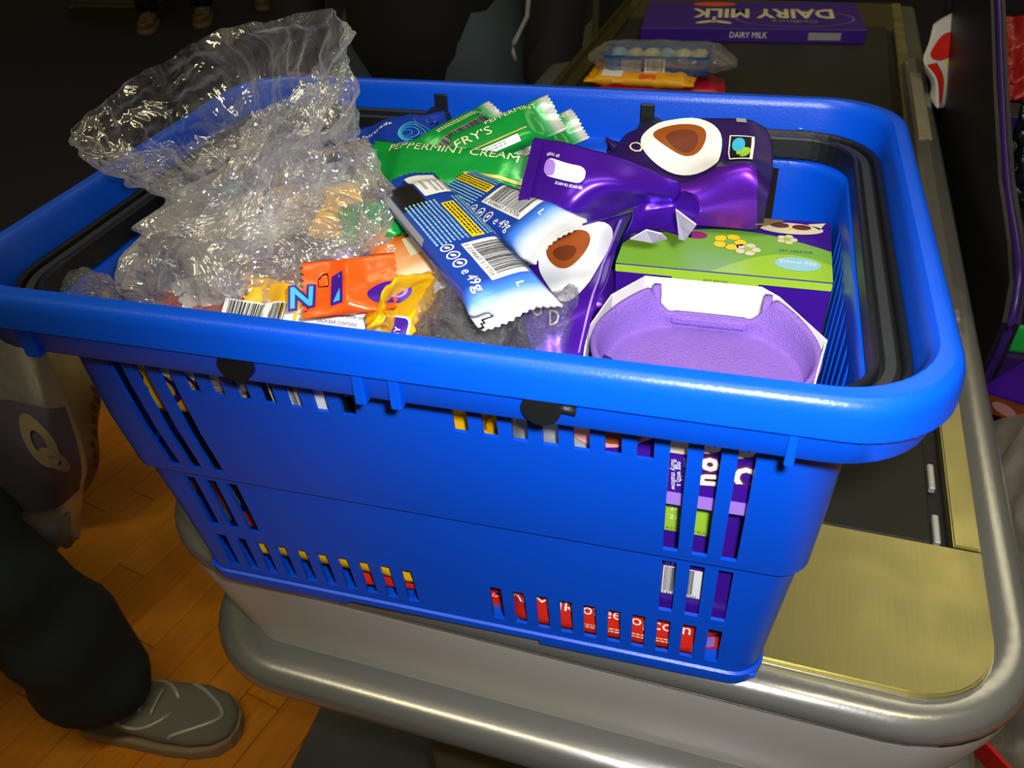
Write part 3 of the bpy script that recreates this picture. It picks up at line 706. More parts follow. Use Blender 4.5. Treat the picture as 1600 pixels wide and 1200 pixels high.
# lower box
t3 = empty('egg_box', (0.135, -0.05, -0.225), 'purple box with lime band and barcode, under the open egg carton', 'box'); o3 = V(t3.location)
lb(t3, 'carton', (0.0700, -0.1100, -0.2240), (0.1950, -0.0050, -0.1180), M['purple_card'])
f3 = face_map(V((0.0700, -0.1100, -0.2240))-o3, (1, 0, 0), (0, 0, 1))
decal(t3, 'lime_band', a_join([a_rect(0.0, 0.092, 0.125, 0.1055), a_rect(0.050, 0.070, 0.094, 0.092)]), M['lime'], f3, 0.0004)
decal(t3, 'date_print', a_join([a_text('24 20', 0.066, 0.087, 0.0030, 0.010), a_text('2199', 0.066, 0.080, 0.0034, 0.010), a_text('8', 0.072, 0.076, 0.0030)]), M['white'], f3, 0.0008)
decal(t3, 'lettering', a_text('BEST BEFORE', 0.062, 0.0935, 0.0022, 0.016), M['black'], f3, 0.0008)
decal(t3, 'lettering', a_text('STORE IN A COOL DRY PLACE', 0.052, 0.0715, 0.0020, 0.038), M['black'], f3, 0.0008)
decal(t3, 'barcode_label', a_rect(0.0655, 0.015, 0.0885, 0.040), M['white'], f3, 0.0005)
decal(t3, 'barcode', a_bars(0.0665, 0.018, 0.0835, 0.0395, 26, 5), M['black'], f3, 0.0008)
decal(t3, 'barcode_number', a_join([a_text('7 622200 047601', 0.0660, 0.0154, 0.0022, 0.020)]), M['black'], f3, 0.0008)
decal(t3, 'number', a_text('4736', 0.0655, 0.0425, 0.0030, 0.0080), M['white'], f3, 0.0008)

# ---- flat bags and bars lying on the basket floor
def simple_bar(label, c, xd, up, L, w, t, m, group=None, seed=0, name='chocolate_bar', cat='chocolate bar', **k):
    return bar(name, L, w, t, m, frame(c, xd, up), label, cat, group, seed=seed, nx=k.pop('nx', 34), ny=k.pop('ny', 14), **k)
e, f = simple_bar('red bag with white toffee lettering, flat on the basket floor behind the lowest slots', (0.100, -0.088, -0.2570), (1, 0, 0), (0, -0.93, 0.36), 0.165, 0.046, 0.028, M['red_foil'], seed=1, name='popcorn_bag', cat='snack bag', wr=0.0012)
decal(e, 'lettering', a_join([a_text('All', -0.064, -0.004, 0.0080, 0.012), a_text('Milk', -0.049, -0.004, 0.0080, 0.030), a_text('toffee', -0.019, -0.003, 0.0085, 0.030), a_text('popcorn', 0.011, -0.004, 0.0080, 0.045)]), M['white'], f, 0.0005)
decal(e, 'small_print', a_rows(-0.02, -0.0135, 0.045, -0.0095, 2), M['cream'], f, 0.0005)
decal(e, 'lilac_edge', a_rect(0.058, -0.0185, 0.072, -0.0105, 3, 2), M['lilac_print'], f, 0.0006)
e, f = simple_bar('yellow wrapped bar lying lengthwise behind the lowest left slots', (-0.090, -0.094, -0.2395), (1, 0, 0.0), (0, -0.6, 0.8), 0.130, 0.034, 0.016, M['yellow_foil'], seed=2)
e, f = simple_bar('small red bar tip under the yellow bar on the basket floor', (-0.036, -0.094, -0.2560), (1, 0.1, 0), (0, -0.8, 0.6), 0.085, 0.026, 0.014, M['red_foil'], seed=3)
# standing packs behind the upper left slots
def standing(label, x0, x1, z0, z1, y, m, seed=0, t=0.010):
    return simple_bar(label, ((x0+x1)/2, y+0.004, (z0+z1)/2), (1, 0, 0), (0, -1, -0.14), x1-x0, z1-z0, t, m, seed=seed, crimp=0.006)
e, f = standing('yellow and white wrapper standing upright behind the left slots', -0.172, -0.106, -0.105, -0.045, -0.1335, M['yellow_foil'], 4)
decal(e, 'white_panel', a_join([a_rect(-0.010, 0.006, 0.030, 0.026, 6, 4)]), M['white'], f, 0.0005)
decal(e, 'purple_swirl', a_join([a_ell(-0.012, -0.004, 0.008, 0.012, 2, 20, hole=0.6), a_ell(0.004, 0.0, 0.007, 0.010, 2, 18, hole=0.6)]), M['purple_dk'], f, 0.0009)
decal(e, 'lettering', a_join([a_text('Crunchie', 0.002, -0.0005, 0.0035, 0.022), a_text('THIS BAR', -0.020, -0.012, 0.0028, 0.016)]), M['purple_card'], f, 0.0009)
e, f = standing('black wrapper with white barcode panel standing behind the left slots', -0.104, -0.020, -0.112, -0.045, -0.1335, M['dark_foil'], 5)
decal(e, 'lettering', a_text('MEN', -0.0285, -0.004, 0.0075, 0.022, 1.45), M['white'], f, 0.0006)
decal(e, 'white_panel', a_join([a_rect(-0.020, -0.006, 0.014, 0.026, 6, 4), a_rect(0.028, -0.006, 0.036, 0.022, 2, 4)]), M['white'], f, 0.0004)
decal(e, 'barcode', a_bars(-0.019, 0.000, 0.006, 0.026, 34, 8, 4), M['black'], f, 0.0008)
decal(e, 'barcode_number', a_text('034660 518', -0.019, -0.0045, 0.0035, 0.026), M['black'], f, 0.0008)
decal(e, 'lettering', a_join([a_text('CO', 0.0290, 0.003, 0.0030), a_text('CONTAINS', 0.0284, -0.001, 0.0026, 0.010)]), M['black'], f, 0.0008)
# filling layers deep inside, seen as slivers through the slots
fills = [('dark foil bar deep in the left of the basket, behind the long slots', (-0.158, -0.108, -0.105), (0.25, 0.1, 1), (-0.3, -1, 0), 'dark_foil'),
 ('brown foil bar upright behind the long left slots', (-0.170, -0.098, -0.155), (0.2, 0.1, 1), (-0.2, -1, 0), 'choc_dk'),
 ('purple bar slanting low behind the left slots', (-0.148, -0.096, -0.180), (-0.3, 0.1, 1), (0, -1, 0.1), 'purple_dk'),
 ('red bar slanting low at the left front of the basket', (-0.128, -0.090, -0.195), (0.5, 0.1, 1), (0, -1, 0.1), 'red_foil'),
 ('golden bar standing upright at the far left of the basket', (-0.182, -0.045, -0.130), (0.0, 0.3, 1), (-1, -0.3, 0), 'gold_foil'),
 ('silver bar standing behind the upper middle slots', (0.070, -0.121, -0.070), (1, 0.0, 0.08), (0, -1, 0.1), 'silver'),
 ('golden wrapped bar standing behind the middle slots', (0.012, -0.122, -0.074), (1, 0.0, -0.05), (0, -1, 0.1), 'gold_foil')]
for k, (lab, c, xd, up, mm) in enumerate(fills):
    simple_bar(lab, c, xd, up, 0.11 if k < 5 else 0.075, 0.036 if k < 5 else 0.05, 0.012, M[mm], seed=20+k, wr=0.0022)
# the hidden pile that carries the top layer
hp = [('purple_foil', (-0.10, 0.02, -0.20)), ('blue_foil', (-0.04, 0.05, -0.17)), ('orange_foil', (0.02, -0.02, -0.19)), ('green', (-0.02, 0.08, -0.12)), ('red_foil', (-0.09, -0.05, -0.15)), ('yellow_foil', (0.03, -0.07, -0.13)), ('purple', (-0.03, -0.03, -0.11)), ('dark_foil', (-0.15, 0.06, -0.13)), ('purple', (0.02, 0.03, -0.09)), ('dark_foil', (-0.06, -0.09, -0.10)), ('blue_foil', (0.00, 0.09, -0.07)), ('purple_dk', (0.035, -0.075, -0.080)), ('purple_dk', (0.03, 0.06, -0.15)), ('choc_dk', (-0.11, 0.10, -0.09)), ('dark_foil', (-0.02, -0.10, -0.07))]
cn_ = dict(purple_foil='purple', purple='purple', purple_dk='dark purple', blue_foil='royal blue', orange_foil='orange', green='green', red_foil='red', yellow_foil='yellow', dark_foil='black', choc_dk='brown')
for k, (mm, c) in enumerate(hp):
    e, f = bar('chocolate_bar', 0.155, 0.042, 0.020, M.get(mm) or M['purple'], frame(c, (1, rnd.uniform(-0.7, 0.7), rnd.uniform(-0.1, 0.1)), (0.1, rnd.uniform(-0.3, 0.1), 1)), '%s wrapped chocolate bar buried in the pile inside the basket' % cn_[mm], 'chocolate bar', 'buried %s bars' % cn_[mm], seed=40+k, nx=24, ny=10)

# ---- the two blue and white bars on top
def fudge_bar(A, Bp, up, label, w=0.037, seed=0):
    m4, L = ab(A, Bp, up)
    blue_grad = ramp_mat('blue_white_wrapper', [(0.0, (26, 62, 160)), (0.84, (26, 66, 172)), (0.89, (70, 130, 225)), (0.945, (225, 232, 240)), (1.0, (232, 232, 230))], 0, 0.28, 0.1, bump=(60, 0.3), lo=-L/2, hi=L/2)
    e, f = bar('chocolate_bar', L, w, 0.012, blue_grad, m4, label, 'chocolate bar', 'blue and white wrapped bars', seed=seed, ny=24, nx=60, wr=0.0006)
    h = L/2; q = w/2; X = lambda u: -h+L*u
    decal(e, 'white_panel', a_rect(X(0.03), -0.01*q, X(0.26), 0.93*q, 10, 6), M['white'], f, 0.0004)
    decal(e, 'black_panel', a_rect(X(0.08), -0.86*q, X(0.32), -0.08*q, 10, 5), M['black'], f, 0.0004)
    decal(e, 'small_print', a_join([a_rows(X(0.10), 0.35*q, X(0.25), 0.85*q, 3), a_rows(X(0.13), 0.10*q, X(0.22), 0.3*q, 1)]), M['grey'], f, 0.0007)
    decal(e, 'yellow_panel', a_rect(X(0.335), 0.22*q, X(0.60), 0.58*q, 12, 3), M['yellow'], f, 0.0005)
    decal(e, 'small_print', a_rows(X(0.345), 0.25*q, X(0.59), 0.55*q, 3, 0.5, 5), M['black'], f, 0.0008)
    decal(e, 'white_small_print', a_join([a_rows(X(0.30), -0.80*q, X(0.60), 0.18*q, 8, 0.42, 6), a_rows(X(0.30), 0.62*q, X(0.60), 0.95*q, 3, 0.42, 7)]), M['sky'], f, 0.0007)
    decal(e, 'nutrition_table', a_rect(X(0.14), -0.985*q, X(0.52), -0.89*q, 14, 2), M['grey'], f, 0.0005)
    decal(e, 'barcode_panel', a_rect(X(0.625), -0.20*q, X(0.855), 0.95*q, 12, 6), M['white'], f, 0.0005)
    decal(e, 'barcode', a_bars(X(0.645), 0.02*q, X(0.835), 0.90*q, 34, 9+seed, 5), M['black'], f, 0.0008)
    decal(e, 'barcode_number', a_text('5 034660 519706', X(0.635), -0.15*q, 0.0027, L*0.205), M['black'], f, 0.0008)
    decal(e, 'recycling_marks', a_join([a_ell(X(u), -0.58*q, 0.0036, 0.0036, 1, 18, hole=0.78) for u in (0.625, 0.675, 0.725)]+[a_ell(X(u), -0.58*q, 0.0018, 0.0010, 1, 8, rot=0.6) for u in (0.625, 0.675, 0.725)]), M['white'], f, 0.0008)
    decal(e, 'lettering', a_join([a_text('e 49g', X(0.765), -0.72*q, 0.0055, 0.019), a_text('L', X(0.885), 0.30*q, 0.0040)]), M['white'], f, 0.0008)
    return e
A = at(628, 280, z=0.000); Bp = at(817, 492, z=0.000)
fudge_bar(A, Bp, (0.06, -0.10, 1), 'blue and white chocolate bar with barcode and yellow stripe, the nearer one on top', 0.0385, 1)
A = at(646, 266, z=-0.034); Bp = at(873, 374, z=0.006)
fudge_bar(A, Bp, (-0.22, -0.42, 1), 'blue and white chocolate bar with barcode, lying crosswise behind the nearer one', 0.034, 2)
# orange and white bar below
m4, L = ab(at(600, 320, z=-0.030), at(676, 462, z=-0.022), (-0.15, -0.2, 1))
e, f = bar('chocolate_bar', L, 0.044, 0.012, ramp_mat('orange_white_wrapper', [(0, (240, 110, 20)), (0.55, (242, 124, 26)), (0.80, (250, 190, 130)), (0.95, (236, 232, 228))], 0, 0.3, 0.05, bump=(60, 0.3), lo=-0.07, hi=0.065), m4, 'orange and white chocolate bar under the nearer blue bar', seed=7)
decal(e, 'lettering', a_join([a_text('e 40g', -0.005, -0.012, 0.0060, 0.026)]), M['white'], f, 0.0006)
decal(e, 'white_panel', a_rect(0.005, -0.001, 0.030, 0.010, 4, 3), M['cream'], f, 0.0005)
m4, L = ab(at(735, 345, z=-0.022), at(860, 415, z=-0.030), (0, -0.4, 1))
e, f = bar('chocolate_bar', L, 0.040, 0.010, M['white_foil'], m4, 'white chocolate bar end showing between the two blue and white bars', seed=8)
decal(e, 'orange_panel', a_rect(-0.03, -0.012, -0.006, 0.014, 5, 5), M['orange_foil'], f, 0.0005)

# ---- the green peppermint bars
def mint(A, Bp, up, label, w, seed, kind):
    m4, L = ab(A, Bp, up)
    e, f = bar('chocolate_bar', L, w, 0.013, ramp_mat('green_silver_wrapper', [(0.0, (10, 140, 54)), (0.84, (12, 150, 58)), (0.90, (90, 180, 130)), (0.95, (205, 212, 208))], 0, 0.26, 0.2, bump=(50, 0.3), lo=-L/2, hi=L/2), m4, label, 'chocolate bar', 'green peppermint bars', seed=seed, nx=50, ny=20, wr=0.0005)
    h = L/2; q = w/2
    if kind == 'name':
        decal(e, 'lettering', a_text("FRY'S", -0.028, 0.02*q, 0.0070, 0.028, math.pi*0), M['cream'], f, 0.0006)
        decal(e, 'lettering', a_text('PEPPERMINT', -0.002, 0.58*q, 0.0038, 0.040), M['cream'], f, 0.0006)
        decal(e, 'gold_line', a_rect(-h+0.010, -0.42*q, h-0.026, -0.34*q, 16, 1), M['gold'], f, 0.0006)
        decal(e, 'white_panel', a_rect(-h+0.012, -0.86*q, h-0.034, -0.52*q, 12, 3), M['white'], f, 0.0005)
        decal(e, 'small_print', a_rows(-h+0.016, -0.80*q, h-0.044, -0.56*q, 2), M['grey'], f, 0.0008)
    if kind == 'code':
        decal(e, 'barcode_panel', a_rect(-0.040, -0.62*q, 0.026, 0.0*q, 10, 3), M['silver'], f, 0.0005)
        decal(e, 'barcode', a_bars(-0.038, -0.58*q, 0.024, -0.05*q, 44, 4, 3), M['black'], f, 0.0008)
        decal(e, 'small_print', a_join([a_rows(-0.02, 0.30*q, 0.03, 0.55*q, 2)]), M['cream'], f, 0.0007)
    if kind == 'front':
        decal(e, 'lettering', a_text('PEPPERMINT CREAM', -h+0.012, 0.55*q, 0.0058, 0.092), M['cream'], f, 0.0006)
        decal(e, 'gold_line', a_rect(0.012, -0.30*q, h-0.010, -0.18*q, 8, 1), M['gold'], f, 0.0006)
    return e
mint(at(654, 246, z=-0.016), at(786, 176, z=-0.012), (0.1, -0.5, 1), 'green peppermint bar with a barcode and silver end, furthest left of the green bars', 0.029, 11, 'code')
mint(at(672, 262, z=-0.024), at(870, 176, z=-0.002), (0.12, -0.62, 1), 'green peppermint bar with cream lettering, pointing up to the back rim', 0.031, 12, 'name')
mint(at(745, 262, z=-0.030), at(905, 192, z=-0.012), (0.1, -0.5, 1), 'green peppermint bar behind the purple pouch with its silver end up', 0.028, 13, 'name')
mint(at(575, 254, z=-0.012), at(845, 284, z=-0.012), (0, -0.7, 1), 'green peppermint bar lying across the heap in front of the other green bars', 0.034, 14, 'front')
m4, L = ab(at(556, 236, z=-0.030), at(702, 204, z=-0.024), (0, -0.55, 1))
e, f = bar('chocolate_bar', L, 0.042, 0.016, M['blue_foil'], m4, 'deep blue chocolate bar with pale swirls near the back rim', seed=15)
for k in range(4): decal(e, 'pale_swirl', a_ell(0.010-0.002*k, -0.002, 0.013-0.003*k, 0.010-0.0023*k, 1, 26, hole=0.93-0.01*k), M['cyan'], f, 0.0006)
decal(e, 'lettering', a_text('www.fairtrade', -0.045, 0.010, 0.0030, 0.040), M['white'], f, 0.0006)

# ---- lower left: treat bars just behind the rim
m4, L = ab(at(372, 502, z=-0.032), at(640, 538, z=-0.032), (0, -0.75, 1))
e, f = bar('chocolate_bar', L, 0.050, 0.012, M['yellow_foil'], m4, 'yellow wrapper with a white nutrition panel, against the front rim', seed=16, nx=56)
decal(e, 'white_panel', a_rr(-0.012, -0.019, 0.050, 0.012, 0.004), M['white'], lambda x, y, o_: V((x, y, 0.0064+o_)), 0.0004)
decal(e, 'barcode_panel', a_rect(-0.060, -0.019, -0.014, 0.012, 4, 4), M['white'], f, 0.0006)
decal(e, 'barcode', a_bars(-0.057, -0.018, -0.018, 0.011, 34, 6, 3), M['black'], f, 0.0010)
decal(e, 'purple_badge', a_rr(0.037, -0.018, 0.049, 0.011, 0.003), M['purple_card'], lambda x, y, o_: V((x, y, 0.0064+o_)), 0.0009)
decal(e, 'lettering', a_join([a_text('Be treatwise - Get to know your GDAs', -0.0095, 0.0072, 0.0026, 0.044), a_text('EACH BAR CONTAINS', 0.000, 0.0032, 0.0020, 0.022)]), M['purple_dk'], lambda x, y, o_: V((x, y, 0.0064+o_)), 0.0010)
decal(e, 'badge_lettering', a_text('ENERGY', 0.0455, -0.012, 0.0032, 0.018, math.pi/2), M['white'], lambda x, y, o_: V((x, y, 0.0064+o_)), 0.0013)
m4, L = ab(at(474, 456, z=-0.006), at(618, 440, z=-0.004), (0, -0.6, 1))
e, f = bar('chocolate_bar', L, 0.030, 0.014, M['orange_foil'], m4, 'orange wrapper with a pale blue letter, in front of the clear bag', seed=17, nx=50)
decal(e, 'letter_outline', a_join([a_text('I', -0.008, -0.009, 0.0140, None, bold=0.12), a_text('N', -0.030, -0.009, 0.0120, None, bold=0.10)]), M['purple_card'], f, 0.0006)
decal(e, 'blue_letter', a_join([a_text('I', -0.008, -0.009, 0.0140, None, bold=0.04), a_text('N', -0.030, -0.009, 0.0120, None, bold=0.02)]), M['cyan'], f, 0.0010)
decal(e, 'purple_spiral', a_join([a_ell(0.020, -0.006, 0.011, 0.007, 1, 22, hole=0.0)]), M['purple_card'], f, 0.0007)
decal(e, 'pale_spiral', a_join([a_ell(0.023, -0.006, 0.006, 0.004, 1, 18, hole=0.7), a_ell(0.023, -0.006, 0.003, 0.002, 1, 14, hole=0.6)]), M['lilac_print'], f, 0.0011)
# golden twisted end
g_ = crumple('gold_wrapper_end', [(at(585, 505, z=-0.034), (0, 0.012, 0), (0, 0, 0.010), 0.5), (at(612, 490, z=-0.026), (0.004, 0.020, 0), (0, -0.004, 0.014), 0.8), (at(632, 478, z=-0.018), (0.003, 0.020, 0), (0, -0.006, 0.016), 1), (at(648, 462, z=-0.012), (0.008, 0.012, 0), (0, -0.004, 0.010), 1), (at(650, 455, z=-0.010), (0.003, 0.004, 0), (0, -0.001, 0.003), 0.4)], M['gold_foil'], None, 60, 40, 0.004, 60, 3, capb=True, solid=True)
tag(g_, 'shiny golden twisted wrapper end beside the orange wrapper', 'wrapper')

# ---- purple pouches
def gda(S, par, u0, v0, su, sv, o_):
    # small guideline badge, printed upside down: S maps (u, v)
    mp = lambda x, y, off: S(u0+x*su, v0+y*sv, off)-o_
    decal(par, 'badge', a_rr(0.0, 0.0, 1.0, 0.42, 0.18, 6), M['white'], mp, 0.0014)
    decal(par, 'badge_tab', a_rr(0.02, 0.03, 0.30, 0.40, 0.12, 5), M['lilac_print'], mp, 0.0018)
    decal(par, 'badge_lettering', a_join([a_text('Be treatwise', 0.97, 0.36, 0.08, 0.62, math.pi), a_text('Get to know your GDAs', 0.97, 0.20, 0.07, 0.62, math.pi)]), M['grey'], mp, 0.0022)
    decal(par, 'small_print', a_join([a_text('Per 1/4 Bag', 0.36, -0.05, 0.08, 0.34, math.pi), a_text('SEE BACK OF PACK', 1.0, 0.56, 0.07, 0.66, math.pi)]), M['white'], mp, 0.0018)
# upper pouch: leans over the heap, its label side up
gA = [[at(836, 214, z=0.030), at(900, 228, z=0.032), at(980, 250, z=0.026), at(1064, 286, z=0.014)],
      [at(826, 262, z=0.018), at(895, 280, z=0.022), at(975, 292, z=0.018), at(1062, 305, z=0.006)],
      [at(812, 318, z=0.004), at(885, 330, z=0.008), at(960, 318, z=0.004), at(1042, 320, z=-0.004)],
      [at(800, 372, z=-0.014), at(860, 362, z=-0.010), at(930, 346, z=-0.008), at(1005, 330, z=-0.014)]]
pA = empty('chocolate_pouch', (0.05, 0.0, -0.02), 'purple foil pouch with a small white badge, folded over the heap', 'pouch', 'purple chocolate pouches'); oA = V(pA.location)
SA = patch(gA, 0.0020, 1, 34)
patch_obj('foil_bag', SA, M['purple'], pA, 0.006, 46, 34, oA)
mpA = lambda x, y, off: SA(x, y, off)-oA
decal(pA, 'seam_strip', a_rect(0.0, 0.03, 0.085, 0.97, 3, 20), M['purple'], mpA, 0.0016)
gda(SA, pA, 0.135, 0.20, 0.27, 0.42, oA)
decal(pA, 'printed_egg', a_ell(0.235, 0.83, 0.14, 0.155, 4, 30), M['white'], mpA, 0.0005)
# lower part: pouch with the egg picture
gB = [[at(786, 372, z=-0.024), at(850, 362, z=-0.018), at(925, 345, z=-0.012), at(990, 330, z=-0.018)],
      [at(800, 425, z=-0.034), at(850, 420, z=-0.028), at(905, 410, z=-0.024), at(966, 385, z=-0.034)],
      [at(818, 490, y=-0.106), at(850, 490, y=-0.102), at(890, 485, y=-0.098), at(940, 455, y=-0.080)],
      [at(838, 566, y=-0.122), at(860, 568, y=-0.120), at(880, 566, y=-0.118), at(910, 556, y=-0.112)]]
pB = empty('chocolate_pouch', (0.06, -0.05, -0.06), 'purple foil pouch showing a white egg with chocolate, left of the open egg carton', 'pouch', 'purple chocolate pouches'); oB = V(pB.location)
SB = patch(gB, 0.0012, 5, 30)
patch_obj('foil_bag', SB, M['purple'], pB, 0.010, 40, 34, oB)
mpB = lambda x, y, off: SB(x, y, off)-oB
decal(pB, 'printed_egg', a_ell(0.60, 0.30, 0.31, 0.30, 5, 36, 0.15, 0.25), M['white'], mpB, 0.0006)
decal(pB, 'printed_chocolate', a_ell(0.53, 0.20, 0.17, 0.15, 4, 30, 0.2, 0.2), M['choc'], mpB, 0.0011)
decal(pB, 'printed_shine', a_ell(0.52, 0.23, 0.10, 0.06, 3, 24, 0.2, 0.3), M['choc_dk'], mpB, 0.0014)
decal(pB, 'seam_strip', a_rect(0.90, 0.05, 0.925, 0.97, 1, 24), M['lilac_print'], mpB, 0.0009)
decal(pB, 'letter', a_text('O', 0.14, 0.60, 0.10, 0.18), M['cream'], mpB, 0.0012)
decal(pB, 'letter', a_text('D', 0.40, 0.66, 0.10, 0.16), M['cream'], mpB, 0.0012)
# torn mouth of the folded pouch
gT = [[at(990, 322, z=0.000), at(1030, 305, z=0.002), at(1066, 292, z=0.008), at(1090, 318, z=0.006)],
      [at(982, 345, z=-0.012), at(1020, 330, z=-0.006), at(1062, 322, z=-0.002), at(1094, 338, z=-0.002)],
      [at(975, 378, z=-0.030), at(1015, 362, z=-0.024), at(1045, 368, z=-0.024), at(1074, 374, z=-0.026)]]
ST = patch(gT, 0.005, 9, 60)
patch_obj('torn_mouth', ST, M['purple'], pA, 0.003, 26, 20, oA)
def tri_piece(name, pts, m, par, oo, th=0.0008):
    bm = bmesh.new(); f = bm.faces.new([bm.verts.new(p-oo) for p in pts]); r = bmesh.ops.extrude_face_region(bm, geom=[f])
    for v in r['geom']:
        if isinstance(v, bmesh.types.BMVert): v.co += V((0, 0.0, -th))
    return obj(name, bm_mesh(name, bm), m, par)
tri_piece('inner_foil', [at(1056, 326, z=0.008), at(1088, 350, z=0.002), at(1070, 374, z=-0.018), at(1061, 372, z=-0.018)], M['white_foil'], pA, oA)
tri_piece('inner_foil', [at(985, 372, z=-0.022), at(1010, 358, z=-0.014), at(1034, 364, z=-0.014), at(1042, 372, z=-0.020), at(1020, 378, z=-0.026)], M['white_foil'], pA, oA)
# big pouch lying at the back right
pC = empty('chocolate_pouch', (0.115, 0.08, -0.06), 'plump purple foil pouch lying on top of the owl box', 'pouch', 'purple chocolate pouches'); oC = V(pC.location)
gC = [[at(962, 232, y=0.138), at(985, 205, y=0.138), at(1040, 190, y=0.138), at(1110, 185, y=0.138), at(1165, 187, y=0.138), at(1196, 200, y=0.138)],
      [at(946, 250, y=0.124), at(985, 228, y=0.124), at(1050, 215, y=0.124), at(1110, 210, y=0.124), at(1170, 212, y=0.124), at(1204, 222, y=0.124)],
      [at(960, 275, y=0.102), at(1000, 262, y=0.102), at(1060, 262, y=0.102), at(1110, 250, y=0.102), at(1168, 246, y=0.102), at(1208, 258, y=0.102)],
      [at(985, 300, y=0.076), at(1030, 296, y=0.076), at(1085, 292, y=0.076), at(1135, 268, y=0.076), at(1172, 262, y=0.076), at(1206, 290, y=0.076)],
      [at(1000, 330, y=0.070), at(1045, 328, y=0.070), at(1090, 325, y=0.070), at(1140, 315, y=0.070), at(1176, 310, y=0.070), at(1198, 320, y=0.070)],
      [at(1010, 350, y=0.076), at(1060, 350, y=0.076), at(1100, 353, y=0.076), at(1145, 358, y=0.076), at(1178, 360, y=0.076), at(1192, 352, y=0.076)]]
SCp = patch(gC, 0.0012, 12, 34)
patch_obj('foil_bag', SCp, M['purple_dk'], pC, 0.030, 60, 46, oC)
mpC = lambda x, y, off: SCp(x, y, off)-oC
decal(pC, 'highlit_gusset', a_rect(0.20, 0.55, 0.86, 0.985, 30, 22), mat('highlit_violet_foil', (118, 44, 214), 0.34, 0.75, bump=(30, 0.4)), mpC, 0.0006)  # gusset painted lighter violet to stand for its highlights
decal(pC, 'printed_egg', a_ell(0.46, 0.25, 0.20, 0.27, 5, 40, 0.1, -0.25), M['white'], mpC, 0.0008)
decal(pC, 'printed_chocolate', a_ell(0.46, 0.20, 0.115, 0.145, 4, 30, 0.2, 2.4), M['choc'], mpC, 0.0013)
decal(pC, 'printed_shine', a_ell(0.46, 0.23, 0.075, 0.09, 3, 24, 0.2, 2.4), M['choc_dk'], mpC, 0.0016)
decal(pC, 'letter', a_text('D', 0.13, 0.42, 0.13, 0.09, -0.5), M['cream'], mpC, 0.0012)
decal(pC, 'letter', a_text('O', 0.18, 0.20, 0.10, 0.07, -0.3), M['cream'], mpC, 0.0012)
decal(pC, 'mark_frame', a_rect(0.700, 0.22, 0.835, 0.43, 3, 3), M['white'], mpC, 0.0009)
decal(pC, 'mark_ground', a_rect(0.706, 0.23, 0.815, 0.42, 3, 3), M['black'], mpC, 0.0012)
decal(pC, 'mark_blue', a_ell(0.748, 0.30, 0.032, 0.055, 2, 18), M['cyan'], mpC, 0.0015)
decal(pC, 'mark_green', a_ell(0.775, 0.36, 0.036, 0.045, 2, 18, 0.3, 0.4), M['lime'], mpC, 0.0015)
decal(pC, 'white_print', a_rect(0.74, 0.01, 0.80, 0.06, 2, 2), M['grey'], mpC, 0.0009)
tri_piece('torn_strip', [at(1180, 340, z=-0.050), at(1224, 344, z=-0.050), at(1196, 350, z=-0.052), at(1180, 350, z=-0.052)], M['tan'], pC, oC)

# ---- clear films
CF = empty('clear_sweet_bag', (-0.12, -0.05, -0.12), 'big crinkled clear bag of sweets, its mouth standing up over the basket', 'bag'); oF = V(CF.location)
rings = [((-0.120, -0.060, -0.118), (0.050, 0, 0), (0, 0.040, 0), 0.3),
         ((-0.116, -0.060, -0.098), (0.078, 0, 0.0), (0, 0.060, 0), 0.8),
         ((-0.116, -0.058, -0.055), (0.080, -0.004, 0.0), (0, 0.066, 0.0), 1.0),
         ((-0.114, -0.052, -0.014), (0.076, -0.004, 0.004), (0, 0.060, 0.004), 1.1),
         ((-0.110, -0.048, 0.008), (0.066, 0, 0.008), (0, 0.046, 0.006), 1.4),
         ((-0.118, -0.044, 0.018), (0.050, 0, 0.010), (0, 0.030, 0.006), 1.6)]
rings = [(V(r[0])-oF, r[1], r[2], r[3]) for r in rings]
crumple('film', rings, M['film'], CF, 220, 130, 0.0060, 24, 2, pleat=0.003)
rings = [((-0.118, -0.044, 0.010), (0.054, 0, 0.010), (0, 0.034, 0.006), 1.5),
         ((-0.124, -0.044, 0.026), (0.064, 0, 0.012), (0.002, 0.034, 0.010), 1.2),
         ((-0.132, -0.044, 0.042), (0.074, 0, 0.017), (0.006, 0.040, 0.016), 0.9),
         ((-0.138, -0.044, 0.055), (0.081, 0, 0.020), (0.010, 0.042, 0.020), 0.7),
         ((-0.141, -0.044, 0.063), (0.084, 0, 0.021), (0.012, 0.042, 0.022), 0.45)]
rings = [(V(r[0])-oF, r[1], r[2], r[3]) for r in rings]
crumple('open_mouth', rings, M['film_mouth'], CF, 240, 110, 0.0035, 20, 3, fold=0.22, pleat=0.006)
crumple('twisted_neck', [(V((-0.140, -0.075, -0.030))-oF, (0.050, 0, 0), (0, 0.036, 0), 0.8), (V((-0.130, -0.066, 0.000))-oF, (0.046, 0, 0.004), (0, 0.036, 0), 1.2), (V((-0.112, -0.056, 0.022))-oF, (0.026, 0, 0.006), (0, 0.020, 0.004), 1.5), (V((-0.100, -0.048, 0.036))-oF, (0.020, 0, 0.004), (0, 0.015, 0), 1.2), (V((-0.088, -0.042, 0.052))-oF, (0.028, 0, 0.008), (0, 0.020, 0.006), 1)], M['film'], CF, 140, 100, 0.0045, 30, 5, pleat=0.005)
